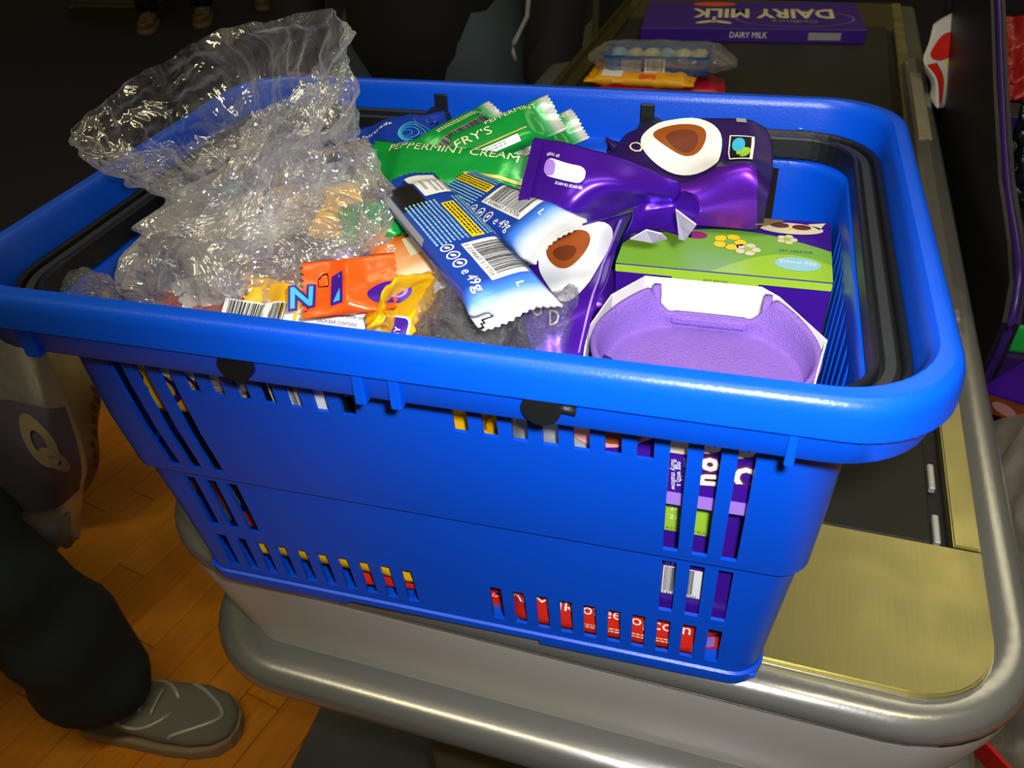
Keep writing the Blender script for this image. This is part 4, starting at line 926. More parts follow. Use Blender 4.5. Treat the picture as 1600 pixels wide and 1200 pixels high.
inner = [('purple_foil', (-0.170, -0.095, -0.050), 0.3), ('orange_foil', (-0.075, -0.090, -0.040), -0.5), ('red_foil', (-0.150, -0.100, -0.046), 0.1), ('yellow_foil', (-0.095, -0.045, -0.004), 0.5), ('purple_foil', (-0.080, -0.050, -0.030), -0.2),
         ('white_foil', (-0.125, -0.080, -0.040), 0.9), ('blue_foil', (-0.140, -0.040, -0.022), 0.4), ('dark_foil', (-0.120, -0.100, -0.070), -0.3), ('yellow_foil', (-0.070, -0.030, -0.018), 1.1), ('green', (-0.058, -0.040, -0.014), 0.2),
         ('purple_foil', (-0.185, -0.060, -0.060), 1.2), ('choc_dk', (-0.110, -0.055, -0.020), -0.8), ('red_foil', (-0.092, -0.085, -0.062), 0.7), ('silver', (-0.155, -0.070, -0.030), -0.6)]
names_ = {'purple_foil': 'purple', 'orange_foil': 'orange', 'red_foil': 'red', 'yellow_foil': 'yellow', 'white_foil': 'white', 'blue_foil': 'blue', 'dark_foil': 'black', 'green': 'green', 'choc_dk': 'brown', 'silver': 'silver'}
SW = ['low at the front left of', 'at the lower right front of', 'low at the front of', 'near the neck of', 'in the right middle of', 'in the middle front of', 'behind the middle of', 'deep at the front of', 'at the upper right of', 'at the far right of', 'at the far left of', 'under the neck of', 'deep at the right front of', 'left of the middle of']
for k, (mm, c, a) in enumerate(inner):
    cn = names_[mm]
    bar('wrapped_sweet', 0.070, 0.026, 0.013, M['purple'] if mm == 'purple_foil' else M[mm], frame(c, (math.cos(a), math.sin(a), rnd.uniform(-0.3, 0.3)), (rnd.uniform(-0.4, 0.4), rnd.uniform(-0.7, 0), 1)),
        'small %s wrapped sweet %s the big clear bag' % (cn, SW[k]), 'sweet', '%s sweets in the clear bag' % cn, seed=60+k, nx=22, ny=10, wr=0.002)
for k, q in enumerate(((368, 298), (424, 375))):
    p = at(*q, z=(0.012, -0.012)[k])
    b_ = crumple('blue_tag', [(p+V((-0.005, 0, 0.003)), (0.001, 0, 0), (0, 0.001, 0.001), 0.2), (p, (0.002, 0, 0.003), (0, 0.002, 0.001), 0.8), (p+V((0.006, 0, 0.002)), (0.001, 0, 0), (0, 0.001, 0.001), 0.2)], M['cyan'], None, 14, 8, 0.001, 200, 2, capb=True, solid=True)
    tag(b_, ('bright blue scrap near the neck of the clear bag', 'bright blue scrap low on the clear bag')[k], 'scrap')
# clear wrap with dark bars in front of the pouch, and a loose one
def small_film(name, label, pts, r, seed, m='film_thin', cat='wrapper'):
    rg = [((p), (0.004 if k in (0, len(pts)-1) else r[k], 0, 0.0), (0, r[k]*0.5 if 0 < k < len(pts)-1 else 0.003, r[k]*0.45 if 0 < k < len(pts)-1 else 0.004), 1.0) for k, p in enumerate(pts)]
    rg = [(c, (0.0, 0.55*a[0]+0.003, 0.4*a[0]), (0.1*a[0], -0.35*a[0], 0.6*a[0]), k) for c, a, b, k in rg]
    return tag(crumple(name, rg, M[m], None, 80, 60, 0.0045, 55, seed), label, cat)
small_film('clear_wrapper', 'clear crinkled wrapper lying under the end of the nearer blue bar', [at(785, 520, z=-0.034), at(815, 520, z=-0.030), at(850, 520, z=-0.030), at(885, 515, z=-0.030), at(905, 495, z=-0.032)], [0.01, 0.022, 0.025, 0.023, 0.008], 4)
small_film('clear_wrapper', 'clear wrapper around dark bars between the golden end and the blue bar', [at(640, 500, z=-0.034), at(670, 490, z=-0.028), at(705, 495, z=-0.024), at(745, 510, z=-0.024), at(790, 530, z=-0.030)], [0.01, 0.024, 0.028, 0.026, 0.008], 6)
small_film('clear_wrapper', 'clear flattened wrapper at the far left corner inside the basket', [at(60, 440, z=-0.040), at(110, 450, z=-0.038), at(160, 460, z=-0.038), at(200, 470, z=-0.045)], [0.006, 0.012, 0.010, 0.006], 8)
for k, (a, b, mm, lab) in enumerate([((655, 470), (780, 530), 'dark_foil', 'dark foil bar inside the clear wrapper beside the golden end'), ((780, 500), (905, 520), 'dark_foil', 'dark bar under the clear wrapper beside the purple pouch'), ((640, 440), (740, 500), 'purple_dk', 'purple foil bar under the orange and white bar')]):
    m4, L = ab(at(*a, z=-0.045), at(*b, z=-0.045), (0, -0.5, 1)); e, f = bar('chocolate_bar', L, 0.040, 0.014, M[mm], m4, lab, seed=80+k, wr=0.002)
    if k == 1: decal(e, 'lettering', a_text('DUNO', -0.02, -0.006, 0.010, 0.034, 0), M['grey'], f, 0.0006)
# orange finger sticks at the far left inside
for k, (a, b) in enumerate((((152, 434), (172, 466)), ((180, 410), (206, 462)), ((134, 452), (146, 472)))):
    m4, L = ab(at(*a, z=-0.050), at(*b, z=-0.052), (0.2, -0.5, 1))
    bm = bmesh.new(); add_box(bm, (-L/2-0.006, -0.0028, -0.0022), (L/2, 0.0028, 0.0022), 0.0008)
    s_ = obj('caramel_stick', bm_mesh('caramel_stick', bm), mat('caramel_%d' % k, (196, 130, 62), 0.5)); s_.matrix_basis = m4
    tag(s_, ('light brown stick leaning at the far left inside the basket, middle one', 'light brown stick nearest the big clear bag', 'short light brown stick tip nearest the left corner of the basket')[k], 'stick', 'light brown sticks')

# ============================================================ FURTHER BACK ON THE BELT
def flat_box(name, label, cat, c0, xd, size, m):
    e = empty(name, c0, label, cat); e.matrix_basis = frame(c0, xd, (0, 0, 1))
    box('carton', (0, 0, 0), size, m, e, 0.0015); return e
BZ = -0.2893
p0 = at(1000, 64, z=BZ); p1 = at(1350, 69, z=BZ)
L = (p1-p0).length
e = flat_box('chocolate_box', 'large flat purple chocolate box with upside-down lettering, at the far end of the belt', 'box', p0, p1-p0, (L, 0.21, 0.026), M['purple_card'])
ft = face_map((0, 0, 0.026), (1, 0, 0), (0, 1, 0)); fb = face_map((0, 0, 0), (1, 0, 0), (0, 0, 1))
decal(e, 'top_lettering', a_text('DAIRY MILK', L-0.05, 0.145, 0.068, L*0.66, math.pi, bold=0.03), M['cream'], ft, 0.0006)
decal(e, 'gold_lettering', a_text('Cadbury', L-0.085, 0.062, 0.018, 0.09, math.pi), M['gold'], ft, 0.0006)
decal(e, 'leaf_mark', a_join([a_ell(0.125, 0.045, 0.020, 0.008, 2, 18, rot=0.5), a_ell(0.160, 0.045, 0.020, 0.008, 2, 18, rot=-0.5), a_rect(0.139, 0.04, 0.145, 0.085)]), M['cream'], ft, 0.0006)
decal(e, 'orange_picture', a_ell(0.14, 0.185, 0.045, 0.018, 2, 20), M['orange_foil'], ft, 0.0006)
decal(e, 'lilac_ring', a_ell(L-0.13, 0.075, 0.115, 0.062, 1, 40, hole=0.975), M['lilac_print'], ft, 0.0008)
decal(e, 'front_lettering', a_text('DAIRY MILK', 0.175, 0.009, 0.0115, 0.072), M['white'], fb, 0.0006)
decal(e, 'white_panel', a_rect(L-0.105, 0.006, L-0.045, 0.020), M['grey'], fb, 0.0006)
# red, yellow and blue packs
p0 = at(926, 132, z=BZ+0.010); p1 = at(1132, 134, z=BZ+0.010)
m4, L = ab(p0, p1); e, f = bar('chocolate_block', L, 0.085, 0.018, mat('crimson_wrapper', (176, 16, 44), 0.35, 0.1, bump=(30, 0.4)), m4, 'crimson chocolate bar under the yellow packet on the belt', 'chocolate bar', seed=90, crimp=0.006)
decal(e, 'small_print', a_text('MILK CHOCOLATE', -0.05, -0.024, 0.008, 0.085), M['gold'], f, 0.0008)
p0 = at(928, 112, z=BZ+0.026); p1 = at(1085, 120, z=BZ+0.026)
m4, L = ab(p0, p1); e, f = bar('sweet_packet', L*1.06, 0.100, 0.020, mat('amber_wrapper', (240, 170, 8), 0.35, bump=(30, 0.5)), m4, 'yellow sweet packet between the crimson bar and the blue tray', 'packet', seed=91, crimp=0.008, wr=0.004)
decal(e, 'white_panel', a_rect(-0.065, -0.044, -0.030, -0.018, 3, 3), M['white'], f, 0.001)
decal(e, 'red_stripe', a_rect(0.0, -0.046, 0.028, -0.034, 3, 2), M['orange_foil'], f, 0.001)
e = empty('sweet_tray', (0, 0, 0), 'blue tray of pale sweets wrapped in clear film, topmost on the packets on the belt', 'tray')
c = at(1030, 92, z=BZ+0.046); e.matrix_basis = frame(c, (1, 0.03, 0), (0, 0, 1))
rg = [rrect(0.088+k*0.004, 0.040+k*0.003, 0.012, z, 4) for k, z in ((0, -0.014), (1, 0.016))]+[rrect(0.088, 0.039, 0.011, 0.016, 4), rrect(0.084, 0.036, 0.010, -0.008, 4)]
vs, fs = loft(rg, cap=(True, True)); obj('tray', mesh('tray', vs, fs), mat('teal_blue_tray', (20, 84, 160), 0.35), e)
for k in range(12):
    bm = bmesh.new(); bmesh.ops.create_icosphere(bm, subdivisions=2, radius=0.014)
    for v in bm.verts: v.co *= 1+0.25*noise.noise(v.co*70+V((k, 0, 0)))
    o = obj('sweet', bm_mesh('sweet', bm), M['cream'] if k % 3 else M['sky'], e, True); o.location = (-0.070+0.0275*(k % 6), -0.018+0.034*(k//6), 0.004); o.scale = (1.1, 1, 0.7)
fmm = face_map((0, -0.0405, 0), (1, 0, 0), (0, 0.05, 1))
decal(e, 'barcode_panel', a_rect(-0.020, -0.010, 0.014, 0.012), M['white'], fmm, 0.003); decal(e, 'barcode', a_bars(-0.018, -0.008, 0.012, 0.011, 20, 3), M['black'], fmm, 0.0034)
decal(e, 'pale_panel', a_rect(-0.060, -0.010, -0.026, 0.010), M['grey'], fmm, 0.003)
crumple('film', [((-0.125, 0, 0.0), (0, 0.004, 0), (0, 0, 0.004), 0.4), ((-0.105, 0, 0.002), (0, 0.030, 0), (0, 0, 0.014), 1), ((-0.085, 0, 0.004), (0, 0.045, 0), (0, 0, 0.022), 0.5), ((0, 0, 0.005), (0, 0.047, 0), (0, 0, 0.022), 0.4), ((0.085, 0, 0.004), (0, 0.046, 0), (0, 0, 0.021), 0.5), ((0.108, 0, 0.0), (0, 0.034, 0), (0, 0, 0.014), 1), ((0.132, 0, -0.004), (0, 0.010, 0), (0, 0, 0.006), 0.6)], M['film_thin'], e, 60, 60, 0.004, 40, 4)
# red and yellow packet leaning by the rack
q0 = [at(1438, 40, y=1.10), at(1500, 6, y=1.16), at(1487, 100, y=1.02), at(1468, 162, y=0.98), at(1452, 120, y=1.02), at(1430, 85, y=1.06)]
e = empty('sweet_packet', tuple(q0[3]), 'white packet with red ball and yellow stripe leaning between belt and display rack', 'packet'); oo = V(e.location)
gP = [[at(1460, 38, y=1.12), at(1484, 20, y=1.14), at(1524, 2, y=1.16)], [at(1446, 88, y=1.06), at(1474, 80, y=1.08), at(1518, 62, y=1.10)], [at(1462, 125, y=1.02), at(1480, 122, y=1.04), at(1502, 118, y=1.06)], [at(1468, 168, y=0.98), at(1472, 168, y=0.99), at(1476, 168, y=1.0)]]
SP = patch(gP, 0.004, 3, 20); patch_obj('wrapper', SP, M['white_foil'], e, 0.02, 20, 20, oo); mp = lambda x, y, off: SP(x, y, off)-oo
decal(e, 'red_ball', a_ell(0.48, 0.30, 0.34, 0.13, 3, 24), M['red'], mp, 0.002)
decal(e, 'red_stripe', a_rect(0.0, 0.45, 0.28, 0.95, 4, 10), M['red'], mp, 0.002)
decal(e, 'yellow_patch', a_rect(0.50, 0.45, 1.0, 0.62, 4, 4), M['yellow'], mp, 0.002)

# ============================================================ DISPLAY RACK ON THE RIGHT
R_ = empty('display_rack', (0.60, 0.80, FZ), 'tall black and purple display rack standing right of the checkout', 'rack'); oR = V(R_.location)
XR = 0.449
front = [at(px, py, x=XR) for px, py in ((1548, -200), (1556, -80), (1560, 20), (1564, 130), (1573, 280), (1588, 380), (1592, 440), (1580, 505), (1552, 570), (1534, 604))]
rear = [V((XR, 0.62, -0.455)), V((XR, 1.05, -0.455)), at(1470, 250, x=XR)+V((0, 0.02, 0)), at(1465, 168, x=XR), at(1501, 0, x=XR), at(1545, -200, x=XR)+V((0, 0.12, 0.05))]
side = [(p.y, p.z) for p in front+rear]
def slab(name, pts, x0, x1, m, par, oo):
    bm = bmesh.new(); f = bm.faces.new([bm.verts.new((x0-oo.x, y-oo.y, z-oo.z)) for y, z in pts]); r = bmesh.ops.extrude_face_region(bm, geom=[f])
    for v in r['geom']:
        if isinstance(v, bmesh.types.BMVert): v.co.x += x1-x0
    return obj(name, bm_mesh(name, bm), m, par)
slab('side_panel', side, 0.440, 0.458, M['rack'], R_, oR)
ed = [p-oR for p in front]
tube('edge_trim', [curve_at(ed, k/40) for k in range(41)], 0.0048, M['rack_purple'], R_, n=8)
box('base', V((0.450, 0.58, FZ+0.001))-oR, V((0.95, 1.3, -0.455))-oR, M['rack_purple'], R_, 0.01)
box('back_panel', V((0.458, 1.30, -0.455))-oR, V((0.95, 1.33, 0.25))-oR, M['rack'], R_)
def shelf(y, z):
    box('shelf', V((0.458, y, z-0.005))-oR, V((0.95, 1.30, z))-oR, M['rack'], R_); box('price_rail', V((0.458, y-0.006, z-0.016))-oR, V((0.95, y, z+0.004))-oR, M['rack_purple'], R_)
p1 = at(1590, 165, x=0.50); p2 = at(1592, 330, x=0.49); p3 = at(1585, 70, x=0.52)
shelf(p1.y-0.02, p1.z-0.012); shelf(p2.y-0.01, p2.z-0.02); shelf(p3.y, p3.z-0.015)
e = empty('chocolate_box', (0.51, 0.44, -0.41), 'purple box with a brown chocolate picture jutting from the rack', 'box')
A1 = at(1543, 645, y=0.40); A2 = at(1605, 668, y=0.35)
e.matrix_basis = frame(A1, A2-A1, (-(A2-A1).z, -0.6, 1))
box('carton', (0, 0, 0), (0.13, 0.075, 0.034), M['purple_card'], e, 0.003)
fq = face_map((0, 0, 0), (1, 0, 0), (0, 0, 1)); decal(e, 'chocolate_picture', a_rect(0.004, 0.002, 0.126, 0.031), M['choc'], fq, 0.0008); decal(e, 'pale_picture', a_ell(0.035, 0.016, 0.018, 0.009, 2, 16), M['pink'], fq, 0.0014)
for k in range(4):
    c = at(1588, 148-26*k, x=0.50)+V((0.045, 0.06, 0))
    e, f = bar('sweet_packet', 0.10, 0.07, 0.016, M['dim_red'], frame(c, (1, 0, 0), (0, -0.5, 1)), ('bottom', 'second', 'third', 'topmost')[k]+' of the stacked red packets on the rack', 'packet', 'red packets on the rack', seed=100+k, crimp=0.008, wr=0.003)
for k in range(3):
    c = at(1592, 285-38*k, x=0.49)+V((0.030, 0.02, 0))
    bar('sweet_packet', 0.065, 0.06, 0.02, M['dark_foil'], frame(c, (0.1, 0.3, 1), (-0.3, -1, 0.3)), ('nearest', 'middle', 'furthest')[k]+' black foil packet standing on the rack shelf', 'packet', 'black foil packets', seed=110+k, wr=0.005)
e, f = bar('sweet_packet', 0.09, 0.035, 0.012, M['green'], frame(at(1600, 530, x=0.50), (1, 0, 0), (0, -1, 0.5)), 'green packet low on the display rack', 'packet', seed=120)

# ============================================================ CARRIER BAGS
def hang(name, label, rings, m, seed, amp=0.012, fq=9, cat='bag', **k):
    return tag(crumple(name, rings, m, None, 90, 60, amp, fq, seed, **k), label, cat)
# right of the counter, hanging from the packing end
hang('carrier_bag', 'large white translucent carrier bag hanging right of the checkout corner', [((0.56, 0.30, -0.36), (0.10, 0, 0), (0, 0.07, 0), 0.6), ((0.56, 0.32, -0.48), (0.14, 0, 0), (0, 0.12, 0), 0.8), ((0.57, 0.34, -0.66), (0.16, 0, 0), (0, 0.15, 0), 1), ((0.58, 0.35, -0.90), (0.17, 0, 0), (0, 0.16, 0), 1), ((0.58, 0.35, -1.08), (0.15, 0, 0), (0, 0.13, 0), 0.8), ((0.58, 0.35, -1.12), (0.05, 0, 0), (0, 0.05, 0), 0.3)], M['carrier_white'], 3, capb=True)
hang('carrier_bag', 'smaller cream carrier bag with a twisted handle at the lower right', [((0.54, 0.06, -0.60), (0.012, 0, 0), (0, 0.010, 0), 0.5), ((0.545, 0.065, -0.68), (0.020, 0, 0), (0, 0.018, 0), 1), ((0.56, 0.08, -0.76), (0.08, 0, 0), (0, 0.07, 0), 1), ((0.57, 0.09, -0.95), (0.11, 0, 0), (0, 0.10, 0), 1), ((0.57, 0.09, -1.16), (0.10, 0, 0), (0, 0.09, 0), 0.7), ((0.57, 0.09, -1.19), (0.03, 0, 0), (0, 0.03, 0), 0.3)], M['carrier_white'], 5, capb=True)
rt = box('red_tag', (0, 0, 0), (0.10, 0.004, 0.035), M['red'], None, 0.001); rt.matrix_basis = frame(at(1488, 1142, x=0.445), (0.35, -0.85, 0.35), (-0.3, 0.3, 1)); tag(rt, 'red tag sticking out behind the corner of the bumper rail', 'tag')

# left: carrier bag and beige cloth held by the shopper
cb = empty('carrier_bag', (-0.80, 0.34, -0.6), 'grey translucent carrier bag with a cream emblem, hanging left of the basket', 'bag'); oo = V(cb.location)
gb = [[at(-70, 500, y=0.34), at(-10, 505, y=0.32), at(40, 525, y=0.32), at(75, 560, y=0.34)],
      [at(-80, 620, y=0.34), at(0, 630, y=0.28), at(70, 640, y=0.28), at(112, 640, y=0.33)],
      [at(-60, 740, y=0.34), at(10, 745, y=0.27), at(80, 745, y=0.27), at(138, 720, y=0.33)],
      [at(-30, 850, y=0.34), at(30, 850, y=0.29), at(85, 845, y=0.29), at(128, 790, y=0.33)],
      [at(20, 900, y=0.34), at(60, 895, y=0.32), at(90, 850, y=0.32), at(112, 815, y=0.34)]]
SG = patch(gb, 0.010, 4, 9); patch_obj('film', SG, M['carrier'], cb, 0.02, 34, 34, oo); mg = lambda x, y, off: SG(x, y, off)-oo
decal(cb, 'violet_print', a_rect(0.02, 0.24, 0.94, 0.62, 14, 10), mat('violet_grey_print', (84, 80, 100), 0.5), mg, 0.002)
decal(cb, 'cream_emblem', a_join([a_ell(0.62, 0.36, 0.15, 0.07, 1, 26, 0.1, 0.5, hole=0.45), a_ell(0.72, 0.43, 0.11, 0.035, 1, 22, 0, 0.4, hole=0.4)]), M['khaki_print'], mg, 0.005)
decal(cb, 'pale_panel', a_rect(0.36, 0.66, 0.80, 0.92, 6, 6), M['grey'], mg, 0.003)
bb = empty('cloth_bag', (-0.9, 0.6, -0.6), 'beige cloth bag hanging behind the grey carrier bag', 'bag'); oo2 = V(bb.location)
gb = [[at(-40, 500, y=0.62), at(20, 505, y=0.60), at(90, 520, y=0.60), at(160, 560, y=0.60)],
      [at(-40, 600, y=0.62), at(30, 600, y=0.56), at(110, 600, y=0.55), at(156, 620, y=0.58)],
      [at(-20, 700, y=0.62), at(50, 700, y=0.55), at(112, 700, y=0.55), at(148, 700, y=0.58)],
      [at(20, 780, y=0.62), at(80, 785, y=0.58), at(112, 785, y=0.58), at(136, 770, y=0.60)]]
SH = patch(gb, 0.02, 6, 6); patch_obj('cloth', SH, M['beige'], bb, 0.10, 26, 26, oo2)
decal(bb, 'leopard_edge', a_join([a_ell(0.93+0.02*math.sin(k*2.1), 0.28+0.07*k, 0.035, 0.022, 1, 8) for k in range(8)]), M['choc_dk'], lambda x, y, off: SH(x, y, off)-oo2, 0.003)

# ============================================================ PEOPLE
def skin_mesh(name, joints, edges, m, parent, sub=2, root=0):
    me = bpy.data.meshes.new(name); me.from_pydata([j[0] for j in joints], edges, []); o = bpy.data.objects.new(name, me); C.objects.link(o)
    md = o.modifiers.new('s', 'SKIN'); md.use_smooth_shade = True
    sv = me.skin_vertices[0].data
    for k, j in enumerate(joints):
        r = j[1]; sv[k].radius = r if isinstance(r, tuple) else (r, r); sv[k].use_root = (k == root)
    sb = o.modifiers.new('u', 'SUBSURF'); sb.levels = sub; sb.render_levels = sub
    dg = bpy.context.evaluated_depsgraph_get(); dg.update(); m2 = bpy.data.meshes.new_from_object(o.evaluated_get(dg)); bpy.data.objects.remove(o); m2.name = name
    m2.materials.clear()
    return obj(name, m2, m, parent, True)
def shoe(par, loc, rz, k=1.0, main='shoe'):
    s = empty('shoe', loc); s.rotation_euler = (0, 0, rz); s.parent = par; s.scale = (k, k, k)
    def ring(x, w, z0, z1, c=0.0): return [V((x, c+w*math.cos(a), z0+(z1-z0)*(0.5+0.5*math.sin(a))**0.75 if True else 0)) for a in [2*math.pi*j/20 for j in range(20)]]
    up = [ring(-0.095, 0.018, 0.03, 0.085), ring(-0.088, 0.036, 0.018, 0.105), ring(-0.055, 0.043, 0.016, 0.112), ring(-0.01, 0.044, 0.016, 0.106), ring(0.035, 0.047, 0.016, 0.090), ring(0.085, 0.054, 0.016, 0.074, 0.003), ring(0.135, 0.056, 0.016, 0.064, 0.005), ring(0.172, 0.047, 0.018, 0.056, 0.004), ring(0.194, 0.028, 0.020, 0.046, 0.002), ring(0.200, 0.010, 0.026, 0.036)]
    vs, fs = loft(up, cap=(True, True)); obj('upper', mesh('upper', vs, fs), M[main], s, True)
    def sole_ring(z, k): return [V((x, y*k+c, z)) for x, y, c in [(-0.100, 0.0, 0), (-0.095, 0.022, 0), (-0.07, 0.038, 0), (-0.02, 0.043, 0), (0.04, 0.049, 0), (0.09, 0.057, 0.003), (0.14, 0.059, 0.005), (0.178, 0.048, 0.004), (0.199, 0.026, 0.002), (0.205, 0.0, 0)]]+[V((x, -y*k+c, z)) for x, y, c in [(0.199, 0.026, 0.002), (0.178, 0.048, 0.004), (0.14, 0.059, 0.005), (0.09, 0.057, 0.003), (0.04, 0.049, 0), (-0.02, 0.043, 0), (-0.07, 0.038, 0), (-0.095, 0.022, 0)]]
    vs, fs = loft([sole_ring(0.0, 0.97), sole_ring(0.010, 1.0), sole_ring(0.024, 1.0), sole_ring(0.028, 0.96)], cap=(True, True)); obj('sole', mesh('sole', vs, fs), M['sole'], s)
    def on(x, a):                                    # a point on the upper
        for i in range(len(up)-1):
            x0, x1 = up[i][0].x, up[i+1][0].x
            if x0 <= x <= x1:
                f = (x-x0)/(x1-x0); j = a/(2*math.pi)*20; j0 = int(j) % 20; g = j-int(j)
                pa = up[i][j0].lerp(up[i][(j0+1) % 20], g); pb = up[i+1][j0].lerp(up[i+1][(j0+1) % 20], g); return pa.lerp(pb, f)
        return up[-1][5]
    d90 = math.pi/2
    tube('toe_trim', [on(0.150-0.050*math.cos(t)*0.9+0.035, d90+1.15*math.sin(t)*1.0) if False else on(0.105+0.075*math.cos(t*0.5)**2, d90+t*0.42) for t in [-3+6*k/16 for k in range(17)]], 0.0035, M['shoe_trim'], s, n=8)
    tube('side_stripe', [on(0.10-0.13*k/10, d90-0.25-1.0*math.sin(math.pi*k/10)) for k in range(11)], 0.0032, M['shoe_trim'], s, n=8)
    tube('side_stripe', [on(0.10-0.13*k/10, d90+0.25+1.0*math.sin(math.pi*k/10)) for k in range(11)], 0.0032, M['shoe_trim'], s, n=8)
    for k in range(5): tube('lace', [on(0.070-0.020*k, d90-0.5+1.0*j/6)+V((0, 0, 0.003)) for j in range(7)], 0.0026, M['shoe_trim'], s, n=6)
    return s
def person(label, loc, rz, H, jk, tr, feet, shoe_m='shoe', jacket_low=0.50, seat=None, loose=1.0, arms=None):
    # H: body height, loc: point on the floor between the feet, +x is where the person faces
    P = empty('person', loc, label, 'person'); P.rotation_euler = (0, 0, rz)
    h = H; hipz = 0.52*h; shz = 0.82*h
    arms = arms or [[V((0.02, s*0.155*h, 0.62*h)), V((0.06*h, s*0.15*h, 0.47*h))] for s in (1, -1)]
    J = [(V((0, 0, hipz)), (0.062*h, 0.062*h)), (V((0, 0, 0.62*h)), (0.082*h, 0.065*h)), (V((0, 0, 0.74*h)), (0.095*h, 0.07*h)), (V((0, 0, 0.815*h)), (0.075*h, 0.055*h)), (V((0, 0, 0.855*h)), (0.034*h, 0.034*h)),
         (V((0.004*h, 0, 0.895*h)), (0.044*h, 0.050*h)), (V((0.008*h, 0, 0.945*h)), (0.050*h, 0.058*h)), (V((0.002*h, 0, 0.985*h)), (0.036*h, 0.042*h))]
    E = [(0, 1), (1, 2), (2, 3), (3, 4), (4, 5), (5, 6), (6, 7)]
    for s, (fx, fy) in zip((1, -1), feet):
        b = len(J); kn = V((fx*0.5+0.02*h, (s*0.05*h+fy)/2, 0.285*h))
        J += [(V((0, s*0.052*h, 0.475*h)), 0.042*h), (kn, 0.034*h), (V((fx-0.01, fy, 0.06*h)), 0.022*h)]; E += [(0, b), (b, b+1), (b+1, b+2)]
    for s, (el, wr) in zip((1, -1), arms):
        b = len(J); J += [(V((0, s*0.115*h, 0.80*h)), 0.034*h), (el, 0.024*h), (wr, 0.016*h), (wr+(wr-el).normalized()*0.035*h, (0.012*h, 0.022*h))]; E += [(3, b), (b, b+1), (b+1, b+2), (b+2, b+3)]
        hd = wr+(wr-el).normalized()*0.045*h; dn = (wr-el).normalized()
        for q in range(4):
            b2 = len(J); off = V((0.010*h*(q-1.5), 0, 0)); a = hd+off; J += [(a+dn*0.012*h, 0.0052*h), (a+dn*0.034*h+V((0.003*h, -s*0.006*h, 0)), 0.0044*h)]; E += [(b+3, b2), (b2, b2+1)]
        b2 = len(J); a = wr+dn*0.015*h+V((0.020*h, 0, 0)); J += [(a, 0.0065*h), (a+dn*0.022*h+V((0.008*h, 0, 0)), 0.005*h)]; E += [(b+2, b2), (b2, b2+1)]
    skin_mesh('body', J, E, M['skin'], P)
    # face and hair
    hc = V((0.008*h, 0, 0.935*h))
    bm = bmesh.new(); bmesh.ops.create_uvsphere(bm, u_segments=20, v_segments=12, radius=0.060*h)
    for v in list(bm.verts):
        v.co.x *= 1.02; v.co.z *= 1.12
        if v.co.x > 0.012*h and v.co.z < 0.030*h: v.co.x = 0.012*h; v.co.y *= 0.97
    for v in bm.verts: v.co += hc+V((-0.006*h, 0, 0.008*h))
    obj('hair', bm_mesh('hair', bm), M['hair'], P, True)
    for s in (1, -1):
        bm = bmesh.new(); bmesh.ops.create_uvsphere(bm, u_segments=8, v_segments=6, radius=0.006*h, matrix=Matrix.Translation(hc+V((0.048*h, s*0.018*h, 0.004*h)))); obj('eye', bm_mesh('eye', bm), M['white'], P, True)
        bm = bmesh.new(); bmesh.ops.create_uvsphere(bm, u_segments=8, v_segments=6, radius=0.010*h, matrix=Matrix.Translation(hc+V((0.0, s*0.058*h, -0.002*h)))); obj('ear', bm_mesh('ear', bm), M['skin'], P, True)
    bm = bmesh.new(); bmesh.ops.create_cone(bm, segments=8, radius1=0.008*h, radius2=0.003*h, depth=0.022*h, cap_ends=True, matrix=Matrix.Translation(hc+V((0.055*h, 0, -0.010*h)))); obj('nose', bm_mesh('nose', bm), M['skin'], P, True)
    tube('mouth', [hc+V((0.050*h, -0.012*h, -0.028*h)), hc+V((0.053*h, 0, -0.029*h)), hc+V((0.050*h, 0.012*h, -0.028*h))], 0.0022*h, M['pink'], P, n=6)
    # trousers: each leg hangs loose, one garment
    TJ = [(V((0, 0, 0.53*h)), (0.108*h, 0.096*h)), (V((0, 0, 0.62*h)), (0.100*h, 0.085*h))]; TE = [(0, 1)]
    for s, (fx, fy) in zip((1, -1), feet):
        b = len(TJ); kn = V((fx*0.5+0.02*h, (s*0.05*h+fy)/2, 0.285*h))
        TJ += [(V((0, s*0.056*h, 0.45*h)), 0.062*h*loose), (kn, 0.050*h*loose), (V((fx-0.006*h, fy, 0.14*h)), 0.045*h*loose), (V((fx-0.004*h, fy, 0.075*h)), 0.046*h*loose), (V((fx-0.008*h, fy, 0.040*h)), 0.040*h*loose)]; TE += [(0, b), (b, b+1), (b+1, b+2), (b+2, b+3), (b+3, b+4)]
    t_ = skin_mesh('trousers', TJ, TE, M[tr], P)
    for v in t_.data.vertices:
        n_ = noise.noise(V(v.co)*9+V((rz, 0, 0))); w = 1.0 if v.co.z < 0.3*h else 0.5
        v.co.x += 0.012*n_*w*h; v.co.y += 0.008*noise.noise(V(v.co)*12)*w*h
    # jacket
    JJ = [(V((0, 0, (jacket_low-0.03)*h)), (0.122*h, 0.106*h)), (V((0, 0, 0.60*h)), (0.112*h, 0.094*h)), (V((0, 0, 0.74*h)), (0.106*h, 0.082*h)), (V((0, 0, 0.815*h)), (0.085*h, 0.066*h)), (V((0, 0, 0.85*h)), (0.046*h, 0.046*h))]; JE = [(0, 1), (1, 2), (2, 3), (3, 4)]
    for s, (el, wr) in zip((1, -1), arms):
        b = len(JJ); JJ += [(V((0, s*0.118*h, 0.80*h)), 0.044*h), (el, 0.036*h), (el.lerp(wr, 0.92), 0.030*h)]; JE += [(3, b), (b, b+1), (b+1, b+2)]
    skin_mesh('jacket', JJ, JE, M[jk], P)
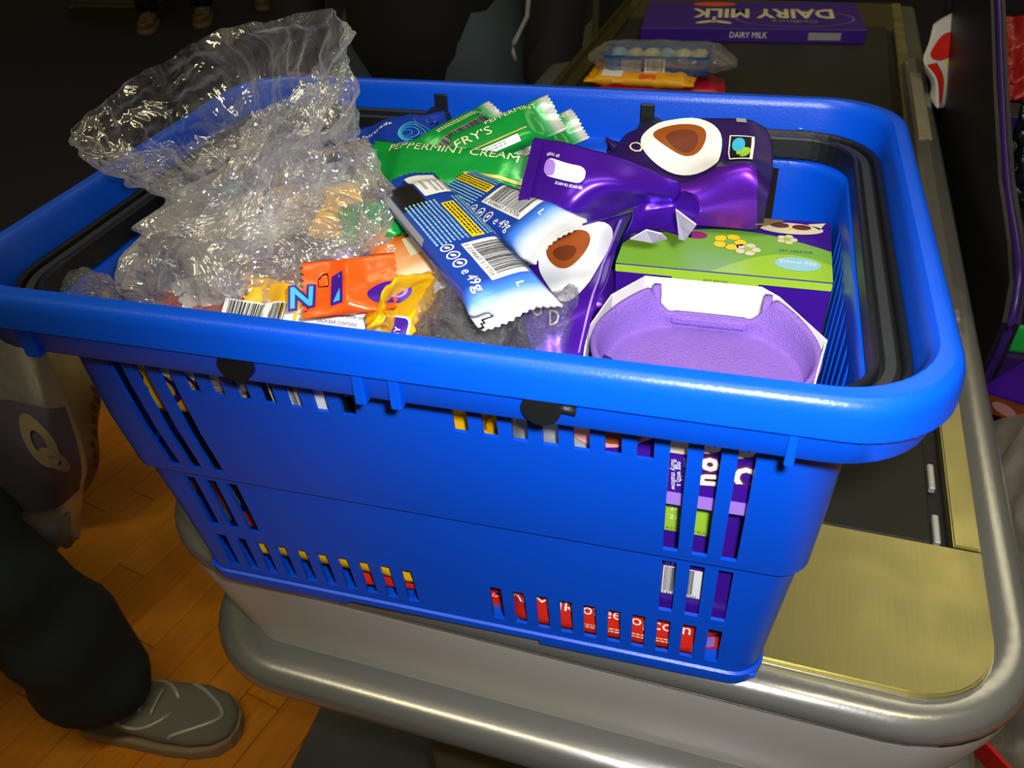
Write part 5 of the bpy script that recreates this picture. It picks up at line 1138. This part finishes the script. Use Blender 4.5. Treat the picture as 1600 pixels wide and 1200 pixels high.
    for (fx, fy) in feet: shoe(P, (fx+0.02, fy, 0), 0.0, H/1.75, shoe_m)
    return P
# the shopper whose leg and shoe show at the lower left
person('shopper in loose dark trousers and grey trainers standing left of the basket', (-1.17, 0.02, FZ), math.radians(8), 1.95, 'jacket', 'trousers', [(0.295, 0.145), (0.0, -0.17)], loose=1.2,
       arms=[[V((0.02, 0.34, 1.20)), V((0.10, 0.36, 0.92))], [V((0.0, -0.32, 1.20)), V((0.08, -0.30, 0.92))]])
# person beyond the basket
pb = person('person in a black jacket and blue jeans standing beside the belt, beyond the basket', (-0.535, 1.33, FZ), math.radians(-95), 1.93, 'jacket', 'jeans', [(0.0, 0.12), (0.0, -0.12)], jacket_low=0.475, loose=1.15)
tube('white_cord', [at(x, y, y=1.14) for x, y in ((828, -60), (826, 0), (824, 25), (812, 50), (803, 66), (801, 80), (806, 95))], 0.0045, M['grey'], None, n=6)
cordo = bpy.data.objects['white_cord']; mw = Matrix.Translation(pb.location) @ pb.rotation_euler.to_matrix().to_4x4(); cordo.parent = pb; cordo.matrix_parent_inverse = mw.inverted()
# people far behind on the dark carpet
person('distant person in dark trousers and pale shoes at the back left', (-3.95, 5.15, FZ), math.radians(-70), 1.9, 'jacket', 'rack', [(0.02, 0.15), (0.10, -0.22)], shoe_m='tan')
person('second distant person in mottled tan trousers, behind the clear bag', (-3.45, 5.75, FZ), math.radians(-60), 1.9, 'tan', 'tan', [(0.10, 0.16), (0.0, -0.18)], shoe_m='tan', loose=1.3)
cabn = empty('cabinet', (-4.55, 5.35, FZ), 'low grey green cabinet on the dark carpet at the far left', 'cabinet'); 
box('plinth', (-0.36, -0.27, 0), (0.36, 0.27, 0.08), M['steel_dk'], cabn); box('body', (-0.33, -0.25, 0.08), (0.33, 0.25, 0.9), M['cabinet'], cabn, 0.01); box('door', (-0.31, -0.262, 0.12), (-0.01, -0.25, 0.86), M['cabinet'], cabn, 0.004); box('door', (0.01, -0.262, 0.12), (0.31, -0.25, 0.86), M['cabinet'], cabn, 0.004)
